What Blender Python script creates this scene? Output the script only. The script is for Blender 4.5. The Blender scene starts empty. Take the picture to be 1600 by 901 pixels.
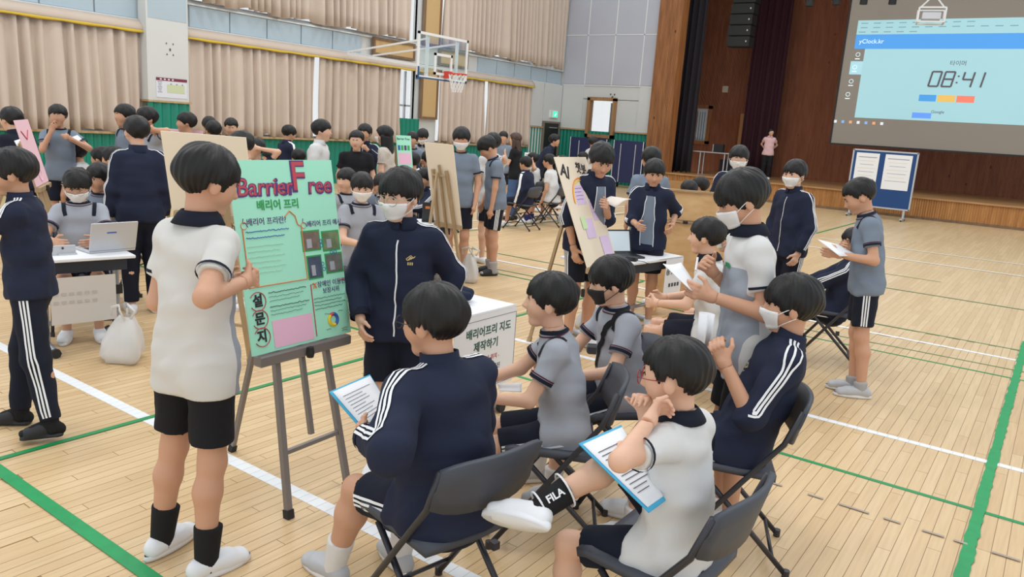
import bpy, math, random
import numpy as np
from mathutils import Vector, Matrix

# ------------------------------------------------------------------ camera
FPX, YAW, PITCH, ROLL, CH = 1206.3, math.radians(35.003), math.radians(11.874), math.radians(3.93), 1.85
def _axes():
    d = np.array([-math.sin(YAW) * math.cos(PITCH), math.cos(YAW) * math.cos(PITCH), -math.sin(PITCH)])
    r = np.array([math.cos(YAW), math.sin(YAW), 0.0]); u = np.cross(r, d)
    return r * math.cos(ROLL) + u * math.sin(ROLL), u * math.cos(ROLL) - r * math.sin(ROLL), d
CR, CU, CD = _axes()
COL = bpy.context.scene.collection
cam_data = bpy.data.cameras.new('camera'); cam_data.sensor_width = 36.0
cam_data.lens = FPX / 1600 * 36.0; cam_data.clip_start = 0.05; cam_data.clip_end = 300
cam = bpy.data.objects.new('camera', cam_data); COL.objects.link(cam)
cam.matrix_world = Matrix(((CR[0], CU[0], -CD[0], 0), (CR[1], CU[1], -CD[1], 0), (CR[2], CU[2], -CD[2], CH), (0, 0, 0, 1)))
bpy.context.scene.camera = cam

# ------------------------------------------------------------------ world, lamps, exposure
SC = bpy.context.scene
SC.view_settings.view_transform = 'Standard'; SC.view_settings.look = 'None'
SC.view_settings.gamma = 1.0; SC.view_settings.use_curve_mapping = False
SC.view_settings.exposure = 0.08
wd = bpy.data.worlds.new('overcast_sky'); SC.world = wd; wd.use_nodes = True
wd.node_tree.nodes['Background'].inputs[0].default_value = (0.93, 0.97, 1.0, 1)
wd.node_tree.nodes['Background'].inputs[1].default_value = 1.0
for lx in (-13.0, -7.5, -2.0):                       # rows of hall lamps under the high roof
    for ly in (2.0, 9.0, 16.0):
        ld = bpy.data.lights.new('hall_lamp', 'AREA'); ld.shape = 'DISK'; ld.size = 1.2; ld.energy = 100; ld.color = (1.0, 0.97, 0.92)
        lo = bpy.data.objects.new('hall_lamp', ld); COL.objects.link(lo); lo.location = (lx, ly, 9.0)
SC.cycles.use_denoising = True
SC.cycles.max_bounces = 6; SC.cycles.diffuse_bounces = 3; SC.cycles.transparent_max_bounces = 12

# ------------------------------------------------------------------ pixel helpers (a pixel gives a direction; distance from what it touches)
def ray(u, v): return CD + CR * (u - 800) / FPX - CU * (v - 450.5) / FPX
def G(u, v, z=0.0):
    w = ray(u, v); t = (z - CH) / w[2]; return w * t + np.array([0, 0, CH])
def AT(u, v, depth): return ray(u, v) * depth + np.array([0, 0, CH])
def DEPTH(P): return float((np.asarray(P, float) - [0, 0, CH]) @ CD)
def bearing(P): return math.degrees(math.atan2(P[1], P[0]))
def rnd(i, s=0.0): return (math.sin(i * 12.9898 + s * 78.233) * 43758.5453) % 1.0

# ------------------------------------------------------------------ materials
def srgb(*c): return tuple(((x / 255) / 12.92 if x / 255 <= 0.04045 else ((x / 255 + 0.055) / 1.055) ** 2.4) for x in c)
_M = {}
def mat(name, col, rough=0.7, metal=0.0, noise=0.0, nscale=30.0, bump=0.0, bscale=200.0, emit=0.0, stretch=None, spec=None):
    if name in _M: return _M[name]
    m = bpy.data.materials.new(name); m.use_nodes = True; nt = m.node_tree; b = nt.nodes['Principled BSDF']
    b.inputs['Base Color'].default_value = (*col[:3], 1); b.inputs['Roughness'].default_value = rough; b.inputs['Metallic'].default_value = metal
    if spec is not None: b.inputs['Specular IOR Level'].default_value = spec
    if noise or bump:
        tc = nt.nodes.new('ShaderNodeTexCoord'); mp = nt.nodes.new('ShaderNodeMapping'); nt.links.new(tc.outputs['Object'], mp.inputs[0])
        if stretch: mp.inputs['Scale'].default_value = stretch
    if noise:
        n = nt.nodes.new('ShaderNodeTexNoise'); n.inputs['Scale'].default_value = nscale; n.inputs['Detail'].default_value = 4
        nt.links.new(mp.outputs[0], n.inputs['Vector'])
        mx = nt.nodes.new('ShaderNodeMix'); mx.data_type = 'RGBA'
        mx.inputs[6].default_value = (*[max(0, c * (1 - noise)) for c in col[:3]], 1); mx.inputs[7].default_value = (*[min(1, c * (1 + noise)) for c in col[:3]], 1)
        nt.links.new(n.outputs[0], mx.inputs[0]); nt.links.new(mx.outputs[2], b.inputs['Base Color'])
    if bump:
        n2 = nt.nodes.new('ShaderNodeTexNoise'); n2.inputs['Scale'].default_value = bscale; n2.inputs['Detail'].default_value = 3
        nt.links.new(mp.outputs[0], n2.inputs['Vector'])
        bp = nt.nodes.new('ShaderNodeBump'); bp.inputs['Strength'].default_value = bump; bp.inputs['Distance'].default_value = 0.01
        nt.links.new(n2.outputs[0], bp.inputs['Height']); nt.links.new(bp.outputs[0], b.inputs['Normal'])
    if emit:
        b.inputs['Emission Color'].default_value = (*col[:3], 1); b.inputs['Emission Strength'].default_value = emit
    _M[name] = m; return m
def wood_mat(name, c1, c2, slat=0.0, rough=0.5, axis=0, knots=True):
    """varnished boards: grain stretched along z (or x), optional fine vertical slat relief"""
    if name in _M: return _M[name]
    m = bpy.data.materials.new(name); m.use_nodes = True; nt = m.node_tree; b = nt.nodes['Principled BSDF']; b.inputs['Roughness'].default_value = rough
    tc = nt.nodes.new('ShaderNodeTexCoord'); mp = nt.nodes.new('ShaderNodeMapping'); nt.links.new(tc.outputs['Object'], mp.inputs[0])
    mp.inputs['Scale'].default_value = (6, 6, .5) if axis == 0 else (.6, 6, 6)
    n = nt.nodes.new('ShaderNodeTexNoise'); n.inputs['Scale'].default_value = 2.2; n.inputs['Detail'].default_value = 6; nt.links.new(mp.outputs[0], n.inputs['Vector'])
    cr = nt.nodes.new('ShaderNodeValToRGB'); cr.color_ramp.elements[0].color = (*c1, 1); cr.color_ramp.elements[1].color = (*c2, 1)
    cr.color_ramp.elements[0].position = .32; cr.color_ramp.elements[1].position = .68
    nt.links.new(n.outputs[0], cr.inputs[0]); out = cr.outputs[0]
    if knots:
        vo = nt.nodes.new('ShaderNodeTexVoronoi'); vo.inputs['Scale'].default_value = 2.3
        mp2 = nt.nodes.new('ShaderNodeMapping'); mp2.inputs['Scale'].default_value = (1, 1, .6); nt.links.new(tc.outputs['Object'], mp2.inputs[0]); nt.links.new(mp2.outputs[0], vo.inputs['Vector'])
        lt = nt.nodes.new('ShaderNodeMath'); lt.operation = 'LESS_THAN'; lt.inputs[1].default_value = .07; nt.links.new(vo.outputs['Distance'], lt.inputs[0])
        mx = nt.nodes.new('ShaderNodeMix'); mx.data_type = 'RGBA'; mx.inputs[7].default_value = (*[c * .35 for c in c1], 1)
        nt.links.new(lt.outputs[0], mx.inputs[0]); nt.links.new(out, mx.inputs[6]); out = mx.outputs[2]
    nt.links.new(out, b.inputs['Base Color'])
    if slat:
        wv = nt.nodes.new('ShaderNodeTexWave'); wv.inputs['Scale'].default_value = slat; wv.wave_profile = 'SIN'; wv.bands_direction = 'X'
        nt.links.new(tc.outputs['Object'], wv.inputs['Vector'])
        bp = nt.nodes.new('ShaderNodeBump'); bp.inputs['Strength'].default_value = .8; bp.inputs['Distance'].default_value = .03
        nt.links.new(wv.outputs[0], bp.inputs['Height']); nt.links.new(bp.outputs[0], b.inputs['Normal'])
    _M[name] = m; return m
def glass_mat(name='window_glass', tint=(1, 1, 1), clear=.88):
    if name in _M: return _M[name]
    m = bpy.data.materials.new(name); m.use_nodes = True; nt = m.node_tree; nt.nodes.clear()
    o = nt.nodes.new('ShaderNodeOutputMaterial'); mx = nt.nodes.new('ShaderNodeMixShader'); t = nt.nodes.new('ShaderNodeBsdfTransparent'); g = nt.nodes.new('ShaderNodeBsdfGlossy')
    t.inputs[0].default_value = (*tint, 1); g.inputs['Roughness'].default_value = .05; mx.inputs[0].default_value = 1 - clear
    nt.links.new(t.outputs[0], mx.inputs[1]); nt.links.new(g.outputs[0], mx.inputs[2]); nt.links.new(mx.outputs[0], o.inputs[0]); _M[name] = m; return m

# ------------------------------------------------------------------ mesh builder
def rotz(a):
    c, s = math.cos(a), math.sin(a); return np.array([[c, -s, 0], [s, c, 0], [0, 0, 1.0]])
def tag(o, label=None, cat=None, group=None, kind=None):
    if label: o['label'] = label
    if cat: o['category'] = cat
    if group: o['group'] = group
    if kind: o['kind'] = kind
    return o
class MB:
    def __init__(s): s.v = []; s.f = []; s.n = 0
    def add(s, V, F):
        V = np.asarray(V, float); s.v.append(V); s.f += [tuple(i + s.n for i in q) for q in F]; s.n += len(V); return s
    def box(s, c, d, R=None, ch=0.0):
        hx, hy, hz = [x / 2 for x in d]
        if ch:                                            # chamfered vertical profile edges
            k = min(ch, hx * .9, hy * .9, hz * .9); V = []
            for z, i in ((-hz, k), (-hz + k, 0), (hz - k, 0), (hz, k)):
                V += [(-hx + i, -hy + i, z), (hx - i, -hy + i, z), (hx - i, hy - i, z), (-hx + i, hy - i, z)]
            F = [(3, 2, 1, 0), (12, 13, 14, 15)]
            for l in range(3):
                for j in range(4): F.append((l * 4 + j, l * 4 + (j + 1) % 4, l * 4 + 4 + (j + 1) % 4, l * 4 + 4 + j))
        else:
            V = [(x, y, z) for z in (-hz, hz) for x, y in ((-hx, -hy), (hx, -hy), (hx, hy), (-hx, hy))]
            F = [(3, 2, 1, 0), (4, 5, 6, 7), (0, 1, 5, 4), (1, 2, 6, 5), (2, 3, 7, 6), (3, 0, 4, 7)]
        V = np.array(V, float)
        if R is not None: V = V @ np.asarray(R).T
        return s.add(V + np.asarray(c, float), F)
    def tube(s, pts, r, n=8, cap=True, flat=None):
        P = np.array(pts, float); m = len(P); rr = np.broadcast_to(np.asarray(r, float), (m,)); V = []; up = None
        T = np.gradient(P, axis=0); T /= np.linalg.norm(T, axis=1)[:, None] + 1e-12
        for i in range(m):
            t = T[i]
            if up is None:
                up = np.array([0, 0, 1.0]) if abs(t[2]) < .9 else np.array([1.0, 0, 0])
            up = up - t * (up @ t); up /= np.linalg.norm(up) + 1e-12; b = np.cross(t, up)
            for k in range(n):
                a = 2 * math.pi * k / n + (math.pi / n if n == 4 else 0)
                V.append(P[i] + rr[i] * (math.cos(a) * up + math.sin(a) * b * (flat or 1)))
        F = [(i * n + k, i * n + (k + 1) % n, (i + 1) * n + (k + 1) % n, (i + 1) * n + k) for i in range(m - 1) for k in range(n)]
        if cap: F += [tuple(range(n))[::-1], tuple((m - 1) * n + k for k in range(n))]
        return s.add(V, F)
    def grid(s, A, flip=False, closed=False):
        A = np.asarray(A, float); a, b = A.shape[:2]; F = []
        for i in range(a - 1):
            for j in range(b if closed else b - 1):
                q = (i * b + j, i * b + (j + 1) % b, (i + 1) * b + (j + 1) % b, (i + 1) * b + j); F.append(q[::-1] if flip else q)
        return s.add(A.reshape(-1, 3), F)
    def lathe(s, prof, c=(0, 0, 0), n=16):
        A = [[(c[0] + r * math.cos(2 * math.pi * k / n), c[1] + r * math.sin(2 * math.pi * k / n), c[2] + z) for k in range(n)] for r, z in prof]
        s.grid(A, closed=True); return s
    def sheet(s, A, th):
        """closed slab from a grid of points, thickened along its normals"""
        A = np.asarray(A, float); du = np.gradient(A, axis=0); dv = np.gradient(A, axis=1); N = np.cross(du, dv); N /= np.linalg.norm(N, axis=2)[:, :, None] + 1e-12
        a, b = A.shape[:2]; s.grid(A + N * th / 2); s.grid(A - N * th / 2, flip=True); o = s.n - 2 * a * b; e = a * b
        ring = [i * b for i in range(a)] + [(a - 1) * b + j for j in range(1, b)] + [i * b + b - 1 for i in range(a - 2, -1, -1)] + [j for j in range(b - 2, 0, -1)]
        for i in range(len(ring)):
            p, q = ring[i], ring[(i + 1) % len(ring)]; s.f.append((o + p, o + q, o + e + q, o + e + p))
        return s
    def build(s, name, m, parent=None, smooth=False, loc=None):
        me = bpy.data.meshes.new(name); me.from_pydata(np.concatenate(s.v).tolist() if s.v else [], [], s.f); me.update()
        if m is not None: me.materials.append(m)
        if smooth: me.shade_smooth()
        o = bpy.data.objects.new(name, me); COL.objects.link(o)
        if parent is not None: o.parent = parent
        if loc is not None: o.location = loc
        return o
def empty(name, loc=(0, 0, 0), rz=0.0):
    o = bpy.data.objects.new(name, None); COL.objects.link(o); o.location = loc; o.rotation_euler = (0, 0, rz); o.empty_display_size = .1; return o
def copy_tree(o, parent=None):
    c = o.copy(); COL.objects.link(c); c.parent = parent
    for ch in list(o.children): copy_tree(ch, c)
    return c
def text_mesh(body, size, m, parent, M, name='lettering', shear=0.0, bold=0.0, align='LEFT', depth=0.0006):
    cu = bpy.data.curves.new('t', 'FONT'); cu.body = body; cu.size = size; cu.align_x = align; cu.align_y = 'CENTER'; cu.shear = shear; cu.offset = bold; cu.extrude = depth; cu.resolution_u = 3
    t = bpy.data.objects.new('t', cu); COL.objects.link(t); bpy.context.view_layer.update()
    me = bpy.data.meshes.new_from_object(t.evaluated_get(bpy.context.evaluated_depsgraph_get())); bpy.data.objects.remove(t); bpy.data.curves.remove(cu)
    me.materials.clear(); me.materials.append(m); me.name = name
    o = bpy.data.objects.new(name, me); COL.objects.link(o)
    o.parent = parent; o.matrix_local = M
    return o
def frame_mat(o, ex, ey):
    """matrix whose local x,y run along ex,ey at origin o"""
    ex = np.asarray(ex, float); ey = np.asarray(ey, float); ez = np.cross(ex, ey)
    ex, ey, ez = [q / np.linalg.norm(q) for q in (ex, ey, ez)]
    return Matrix(((ex[0], ey[0], ez[0], o[0]), (ex[1], ey[1], ez[1], o[1]), (ex[2], ey[2], ez[2], o[2]), (0, 0, 0, 1)))
# ================================================================== THE HALL
XW, YS = -16.15, 25.5
WHITE = mat('wall_white', srgb(205, 208, 208), .85, noise=.05, nscale=1.2)
PANELBLUE = mat('panel_blue', srgb(172, 190, 202), .85, noise=.06, nscale=2.0)
PANELGREY = mat('panel_grey', srgb(182, 186, 198), .85, noise=.10, nscale=.7)
GREEN = mat('wainscot_green', srgb(14, 128, 108), .45)
LEDGE = wood_mat('ledge_wood', srgb(168, 138, 98), srgb(190, 162, 122), axis=1, knots=False)
TRIM = mat('white_trim', srgb(222, 226, 228), .6)

# ---- floor: strip boards running along y; nearest boards real, material goes on beyond
BW, BL = 0.064, 1.15
def floor_material():
    m = bpy.data.materials.new('maple_strip'); m.use_nodes = True; nt = m.node_tree; b = nt.nodes['Principled BSDF']
    def math_(op, a, bb=None):
        n = nt.nodes.new('ShaderNodeMath'); n.operation = op
        for i, q in enumerate((a, bb)):
            if q is None: continue
            if isinstance(q, (int, float)): n.inputs[i].default_value = q
            else: nt.links.new(q, n.inputs[i])
        return n.outputs[0]
    geo = nt.nodes.new('ShaderNodeNewGeometry'); sp = nt.nodes.new('ShaderNodeSeparateXYZ'); nt.links.new(geo.outputs['Position'], sp.inputs[0])
    xs = math_('DIVIDE', sp.outputs[0], BW); i = math_('FLOOR', xs)
    off = math_('FRACT', math_('MULTIPLY', i, 0.6180339)); ys = math_('ADD', math_('DIVIDE', sp.outputs[1], BL), off); j = math_('FLOOR', ys)
    cx = nt.nodes.new('ShaderNodeCombineXYZ'); nt.links.new(i, cx.inputs[0]); nt.links.new(j, cx.inputs[1])
    wn = nt.nodes.new('ShaderNodeTexWhiteNoise'); wn.noise_dimensions = '2D'; nt.links.new(cx.outputs[0], wn.inputs['Vector'])
    cr = nt.nodes.new('ShaderNodeValToRGB'); cr.color_ramp.elements[0].color = (*srgb(212, 180, 136), 1); cr.color_ramp.elements[1].color = (*srgb(224, 195, 152), 1)
    e = cr.color_ramp.elements.new(.5); e.color = (*srgb(218, 188, 144), 1); nt.links.new(wn.outputs['Value'], cr.inputs[0])
    mp = nt.nodes.new('ShaderNodeMapping'); mp.inputs['Scale'].default_value = (40, 2.0, 1); nt.links.new(geo.outputs['Position'], mp.inputs[0])
    no = nt.nodes.new('ShaderNodeTexNoise'); no.inputs['Scale'].default_value = 1.5; no.inputs['Detail'].default_value = 5; nt.links.new(mp.outputs[0], no.inputs['Vector'])
    mx = nt.nodes.new('ShaderNodeMix'); mx.data_type = 'RGBA'; mx.blend_type = 'MULTIPLY'; mx.inputs[0].default_value = .35
    c2 = nt.nodes.new('ShaderNodeValToRGB'); c2.color_ramp.elements[0].color = (.72, .66, .58, 1); c2.color_ramp.elements[1].color = (1, 1, 1, 1); c2.color_ramp.elements[0].position = .3; c2.color_ramp.elements[1].position = .6
    nt.links.new(no.outputs[0], c2.inputs[0]); nt.links.new(cr.outputs[0], mx.inputs[6]); nt.links.new(c2.outputs[0], mx.inputs[7])
    # board joints (thin seams; beyond the built boards this is all that shows)
    fx = math_('FRACT', xs); ex = math_('MINIMUM', fx, math_('SUBTRACT', 1.0, fx)); fy = math_('FRACT', ys); ey = math_('MINIMUM', fy, math_('SUBTRACT', 1.0, fy))
    sx = math_('LESS_THAN', ex, .03); sy = math_('LESS_THAN', ey, .0016); se = math_('MAXIMUM', sx, sy)
    mj = nt.nodes.new('ShaderNodeMix'); mj.data_type = 'RGBA'; mj.inputs[7].default_value = (*srgb(140, 106, 70), 1)
    nt.links.new(math_('MULTIPLY', se, .55), mj.inputs[0]); nt.links.new(mx.outputs[2], mj.inputs[6]); nt.links.new(mj.outputs[2], b.inputs['Base Color'])
    b.inputs['Roughness'].default_value = .34; b.inputs['Specular IOR Level'].default_value = .45
    return m
FLOORM = floor_material()
floor = MB().box((-6.0, 12.5, -.053), (24, 29, .1)).build('floor', FLOORM); tag(floor, 'light maple strip sports hall floor with painted court lines', None, None, 'structure')
planks = []
for i in range(int(-9 / BW), int(2.2 / BW)):
    for j in range(-2, 12):
        off = (i * 0.6180339) % 1.0
        y0, y1 = (j - off) * BL, (j + 1 - off) * BL; xc, yc = (i + .5) * BW, (y0 + y1) / 2
        if yc < .5: continue
        P = np.array([xc, yc, 0.0]); dep = DEPTH(P)
        if dep < 1.2: continue
        u = 800 + FPX * ((P - [0, 0, CH]) @ CR) / dep; v = 450.5 - FPX * ((P - [0, 0, CH]) @ CU) / dep
        if -160 < u < 1760 and v < 1010: planks.append((dep, xc, yc))
planks.sort()
pm = MB().box((0, 0, -.0035), (BW - .0016, BL - .0016, .007)); first = None
for dep, xc, yc in planks[:300]:
    if first is None: first = pm.build('plank', FLOORM, floor); o = first
    else:
        o = first.copy(); COL.objects.link(o); o.parent = floor
    o.location = (xc, yc, 0)
rest = MB()
for dep, xc, yc in planks[300:]:
    if dep < 8.0: rest.box((xc, yc, -.0035), (BW - .0016, BL - .0016, .007))
tag(rest.build('planks_beyond', FLOORM, floor), None, None, None, 'stuff')

# ---- court lines: paint and tape on the boards
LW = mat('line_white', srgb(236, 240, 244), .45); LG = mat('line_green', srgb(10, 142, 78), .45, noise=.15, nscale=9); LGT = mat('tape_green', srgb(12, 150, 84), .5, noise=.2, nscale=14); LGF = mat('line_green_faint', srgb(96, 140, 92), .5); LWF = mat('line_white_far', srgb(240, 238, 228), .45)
_lz = [0]
def line(x0, y0, x1, y1, w, m, seg=None):
    _lz[0] += 1; zz = .0009 + .00022 * _lz[0]
    d = np.array([x1 - x0, y1 - y0]); L = np.hypot(*d); R = rotz(math.atan2(d[1], d[0])); mb = MB()
    if seg:
        n = max(1, int(round(L / seg)))
        for k in range(n): mb.box(((x0 + d[0] * (k + .5) / n), (y0 + d[1] * (k + .5) / n), zz), (L / n - .002, w, .0012), R)
    else: mb.box(((x0 + x1) / 2, (y0 + y1) / 2, zz), (L, w, .0012), R)
    return mb.build('court_line', m, floor)
line(-12, 2.32, 1.5, 2.32, .075, LW, BW); line(-12, 5.46, 1.8, 5.46, .06, LW, BW); line(-7.5, 8.57, 2, 8.57, .055, LW, BW)
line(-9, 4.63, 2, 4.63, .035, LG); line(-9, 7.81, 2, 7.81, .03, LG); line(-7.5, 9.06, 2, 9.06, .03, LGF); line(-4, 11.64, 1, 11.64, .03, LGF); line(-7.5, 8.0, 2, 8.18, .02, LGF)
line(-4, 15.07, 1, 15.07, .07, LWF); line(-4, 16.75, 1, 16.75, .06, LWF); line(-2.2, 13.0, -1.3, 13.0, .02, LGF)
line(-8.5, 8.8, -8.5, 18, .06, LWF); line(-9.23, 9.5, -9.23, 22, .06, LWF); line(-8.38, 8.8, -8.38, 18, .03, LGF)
line(-4.2, .3, -4.25, 9, .04, LG); line(-4.3, 14, -4.3, 24, .04, LG); line(-14, 1.49, .5, 1.47, .062, LGT)
tl = MB(); ys = np.arange(2.0, 9.6, .05); rs = np.random.RandomState(3)
wl = .030 + rs.uniform(-.006, .006, len(ys)); wr = .030 + rs.uniform(-.006, .006, len(ys))
tl.grid([[(-.09 - a, y, .0062), (-.09 + b_, y, .0062)] for a, b_, y in zip(wl, wr, ys)], flip=True); tl.build('court_line', LGT, floor)
OLDT = mat('old_tape', srgb(168, 156, 142), .6, noise=.3, nscale=6)
for k, (xa, xb) in enumerate(((-1.1, -1.0), (-.86, -.78), (-.7, -.55), (-.48, -.40), (-.3, -.2), (-.16, -.1), (0, .12))): line(xa, 4.16, xb, 4.16, .018, OLDT)

# ---- wall with windows and curtains (x = XW)
w = MB(); T = .25
w.box((XW - T / 2 - .12, 12.75, .58), (T, 25.5, 1.16)); w.box((XW - T / 2 - .12, 12.75, 3.66), (T, 25.5, .74))
w.box((XW - T / 2 - .12, 9.5, 4.1), (T + .1, 1.0, 8.2)); w.box((XW - T / 2 - .06, 17.97, 4.1), (T, .9, 8.2)); w.box((XW - T / 2 - .12, 12.75, 7.8), (T, 25.5, .8))
w.box((XW - T / 2, 24.45, 2.65), (T, 2.1, 1.25)); w.box((XW - T / 2, 24.45, 1.0), (T, 2.1, 2.05)); w.box((XW - T / 2, 24.45, 5.9), (T, 2.1, 3.9))
wall_left = w.build('wall_left', WHITE); tag(wall_left, None, None, None, 'structure')
# low corrugated green wainscot, one folded sheet per bay
def corrug(pts_fn, n, z0, z1, name, parent):
    A = []
    for k in range(n * 4 + 1):
        ph = k % 4; d = (0, .035, .035, 0)[ph]; A.append(pts_fn(k / (n * 4), d))
    g = [[(p[0], p[1], z0) for p in A], [(p[0], p[1], z1) for p in A]]
    return MB().grid(g).build(name, GREEN, parent)
def bay(y0, y1, z1, x=XW): return corrug(lambda t, d: (x - .02 + d, y0 + (y1 - y0) * t), max(2, int((y1 - y0) / .16)), 0, z1, 'wainscot', wall_left)
bay(0, 9.0, 1.13); bay(10.0, 17.3, 1.13); bay(16.75, 17.62, 1.85, XW + .01); bay(17.6, 18.4, 1.13); bay(18.4, 23.35, 1.13); bay(23.35, 24.28, 1.85); bay(8.98, 9.93, 1.85, -15.86)
pil = MB(); pil.box((-16.02, 9.455, 1.86 + 2.4), (.3, .93, 4.8)); pillar = pil.build('wall_pillar', WHITE, wall_left)
MB().box((-16.0, 9.455, 1.855), (.36, .99, .04)).build('ledge', LEDGE, wall_left)
for y0, y1 in ((0, 8.97), (9.95, 23.35)): MB().box((XW + .02, (y0 + y1) / 2, 1.16), (.16, y1 - y0, .045)).build('window_sill', LEDGE, wall_left)
MB().box((XW + .02, 23.8, 1.87), (.1, .95, .04)).build('ledge', LEDGE, wall_left)
for yy in np.arange(1.0, 25, 1.02):                         # pale blue acoustic panels between the two window rows
    if 8.5 < yy < 10.0 or 15.1 < yy < 19.9: continue
    MB().box((XW - .10, yy + .5, 3.72), (.05, .985, .45), ch=.008).build('panel', PANELBLUE, wall_left)
for y0, y1 in ((9.0, 9.93),): MB().box((-15.875, 9.46, 3.83), (.02, .86, .62)).build('panel', PANELBLUE, wall_left)
for zz in (3.97, 3.47):
    MB().box((XW - .06, 12.7, zz), (.05, 25.4, .035)).build('trim_strip', TRIM, wall_left)
for y0, y1 in ((23.45, 24.2), (24.25, 25.45)):
    for z0, z1 in ((2.1 if y0 > 24.2 else 1.9, 3.46),): MB().box((XW + .012, (y0 + y1) / 2, (z0 + z1) / 2), (.03, y1 - y0, z1 - z0), ch=.006).build('panel', WHITE, wall_left)
CORK = mat('cork', srgb(196, 166, 118), .95, noise=.16, nscale=60); BROWN = wood_mat('brown_frame', srgb(112, 88, 66), srgb(136, 108, 82), knots=False)
def cork(y0, y1, z0, z1, x=XW + .02):
    r = tag(empty('cork_panel', (x, (y0 + y1) / 2, z0)), 'placeholder', 'panel'); f = MB(); t = .07; cy = 0
    hy = (y1 - y0) / 2; hz = z1 - z0
    MB().box((0, 0, hz / 2), (.05, 2 * hy - t, hz - t)).build('cork_sheet', CORK, r)
    for sy in (-1, 1): f = MB().box((.012, sy * (hy - t / 2), hz / 2), (.08, t, hz)).build('frame_stile', BROWN, r)
    for zc in (t / 2, hz - t / 2): MB().box((.012, 0, zc), (.08, 2 * hy - 2 * t, t)).build('frame_rail', BROWN, r)
    return r
cork(17.58, 18.35, 1.87, 3.45)['label'] = 'cork panel in brown frame below the backboard, above green wainscot'
cork(17.58, 18.35, 4.0, 5.6)['label'] = 'upper upright cork panel in brown frame between the upper curtains'
cork(15.63, 17.3, 3.5, 3.98, XW - .02)['label'] = 'long cork panel in brown frame beside the bright window'
cork(18.37, 19.75, 3.5, 3.98, XW - .02)['label'] = 'long cork panel in brown frame seen behind the basketball backboard'
# windows
ALU = mat('aluminium', srgb(190, 196, 202), .4, .6)
def window(n, y0, y1, z0, z1, bars=()):
    r = empty('window_%d' % n, (XW - .2, y0, z0)); r['kind'] = 'structure'
    for yc, zc, dy, dz in [((y1 - y0) / 2, 0, y1 - y0, .06), ((y1 - y0) / 2, z1 - z0, y1 - y0, .06), (0, (z1 - z0) / 2, .06, z1 - z0), (y1 - y0, (z1 - z0) / 2, .06, z1 - z0)]:
        MB().box((0, yc, zc), (.07, dy, dz)).build('window_frame', ALU, r)
    for q in bars: MB().box((0, q[0], q[1]), (.06, q[2], q[3])).build('glazing_bar', ALU, r)
    MB().box((-.01, (y1 - y0) / 2, (z1 - z0) / 2), (.008, y1 - y0 - .05, z1 - z0 - .05)).build('pane', glass_mat(), r)
window(1, .2, 8.95, 1.2, 3.28); window(2, 10.05, 17.55, 1.2, 3.28, [(7.1, 1.0, .05, 2.0), (6.8, 1.02, 1.1, .05)]); window(3, 18.45, 23.35, 1.2, 3.28)
window(4, 10.05, 17.55, 4.05, 7.4); window(5, 18.45, 25.3, 4.05, 7.4); window(6, .2, 8.95, 4.05, 7.4)
# curtains
CURT = mat('curtain_beige', srgb(202, 187, 175), .9, noise=.05, nscale=3, bump=.15, bscale=400)
CURT2 = mat('curtain_lining', srgb(194, 179, 165), .9, noise=.05, nscale=3)
def curtain(y0, y1, z0, z1, label, seed, x=XW + .06, amp=.095, fold=.25, m=None, flare=.03, along='y', group='beige curtains'):
    rs = np.random.RandomState(seed); L = y1 - y0; nf = max(3, int(L / fold)); n = nf * 8; t = np.linspace(0, 1, n + 1)
    warp = t + .012 * np.sin(t * 17 + seed) + .008 * np.sin(t * 41 + 2 * seed); warp = (warp - warp[0]) / (warp[-1] - warp[0])
    rows = []
    for kz in range(9):
        q = kz / 8; z = z1 + (z0 - z1) * q; am = amp * (.55 + .6 * q) * (1 + .35 * np.sin(t * 23 + seed))
        s = np.sin(2 * math.pi * nf * warp + .35 * math.sin(q * 3 + seed)); d = am * np.sign(s) * np.abs(s) ** .8 + flare * q * np.sin(t * 9 + seed)
        yy = y0 + L * (t + .006 * q * np.sin(t * 31 + seed * 3)); zz = z + (.035 * np.sin(t * 29 + seed) + .02 * np.sin(t * 67) if kz == 8 else 0)
        rows.append(np.stack([x + d, yy, zz + 0 * yy], 1) if along == 'y' else np.stack([yy, x + d, zz + 0 * yy], 1))
    o = MB().sheet(rows, .006).build('curtain', m or CURT, None, True); tag(o, label, 'curtain', group); return o
curtain(2.6, 6.0, 1.2, 3.28, 'beige pleated lower curtain furthest from the white pillar', 9, group='lower curtains'); curtain(6.0, 9.02, 1.2, 3.28, 'beige pleated lower curtain beside the white pillar with the notice', 2, group='lower curtains')
curtain(9.98, 13.55, 1.2, 3.28, 'beige pleated lower curtain hanging on the far side of the white pillar', 3, group='lower curtains'); curtain(13.72, 16.72, 1.2, 3.28, 'beige pleated lower curtain ending at the bright open window', 4, group='lower curtains')
curtain(18.42, 20.66, 1.2, 3.25, 'beige pleated lower curtain below the basketball hoop', 5, group='lower curtains'); curtain(20.8, 23.36, 1.2, 3.25, 'beige pleated lower curtain nearest the exit door', 6, group='lower curtains')
curtain(10.0, 16.98, 4.05, 6.8, 'beige pleated upper curtain above the long cork panel', 7, group='upper curtains'); curtain(18.45, 25.4, 4.05, 6.8, 'beige pleated upper curtain above the backboard reaching the corner', 8, group='upper curtains')
YELLOW = mat('yellow_braid', srgb(206, 176, 58), .8)
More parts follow.
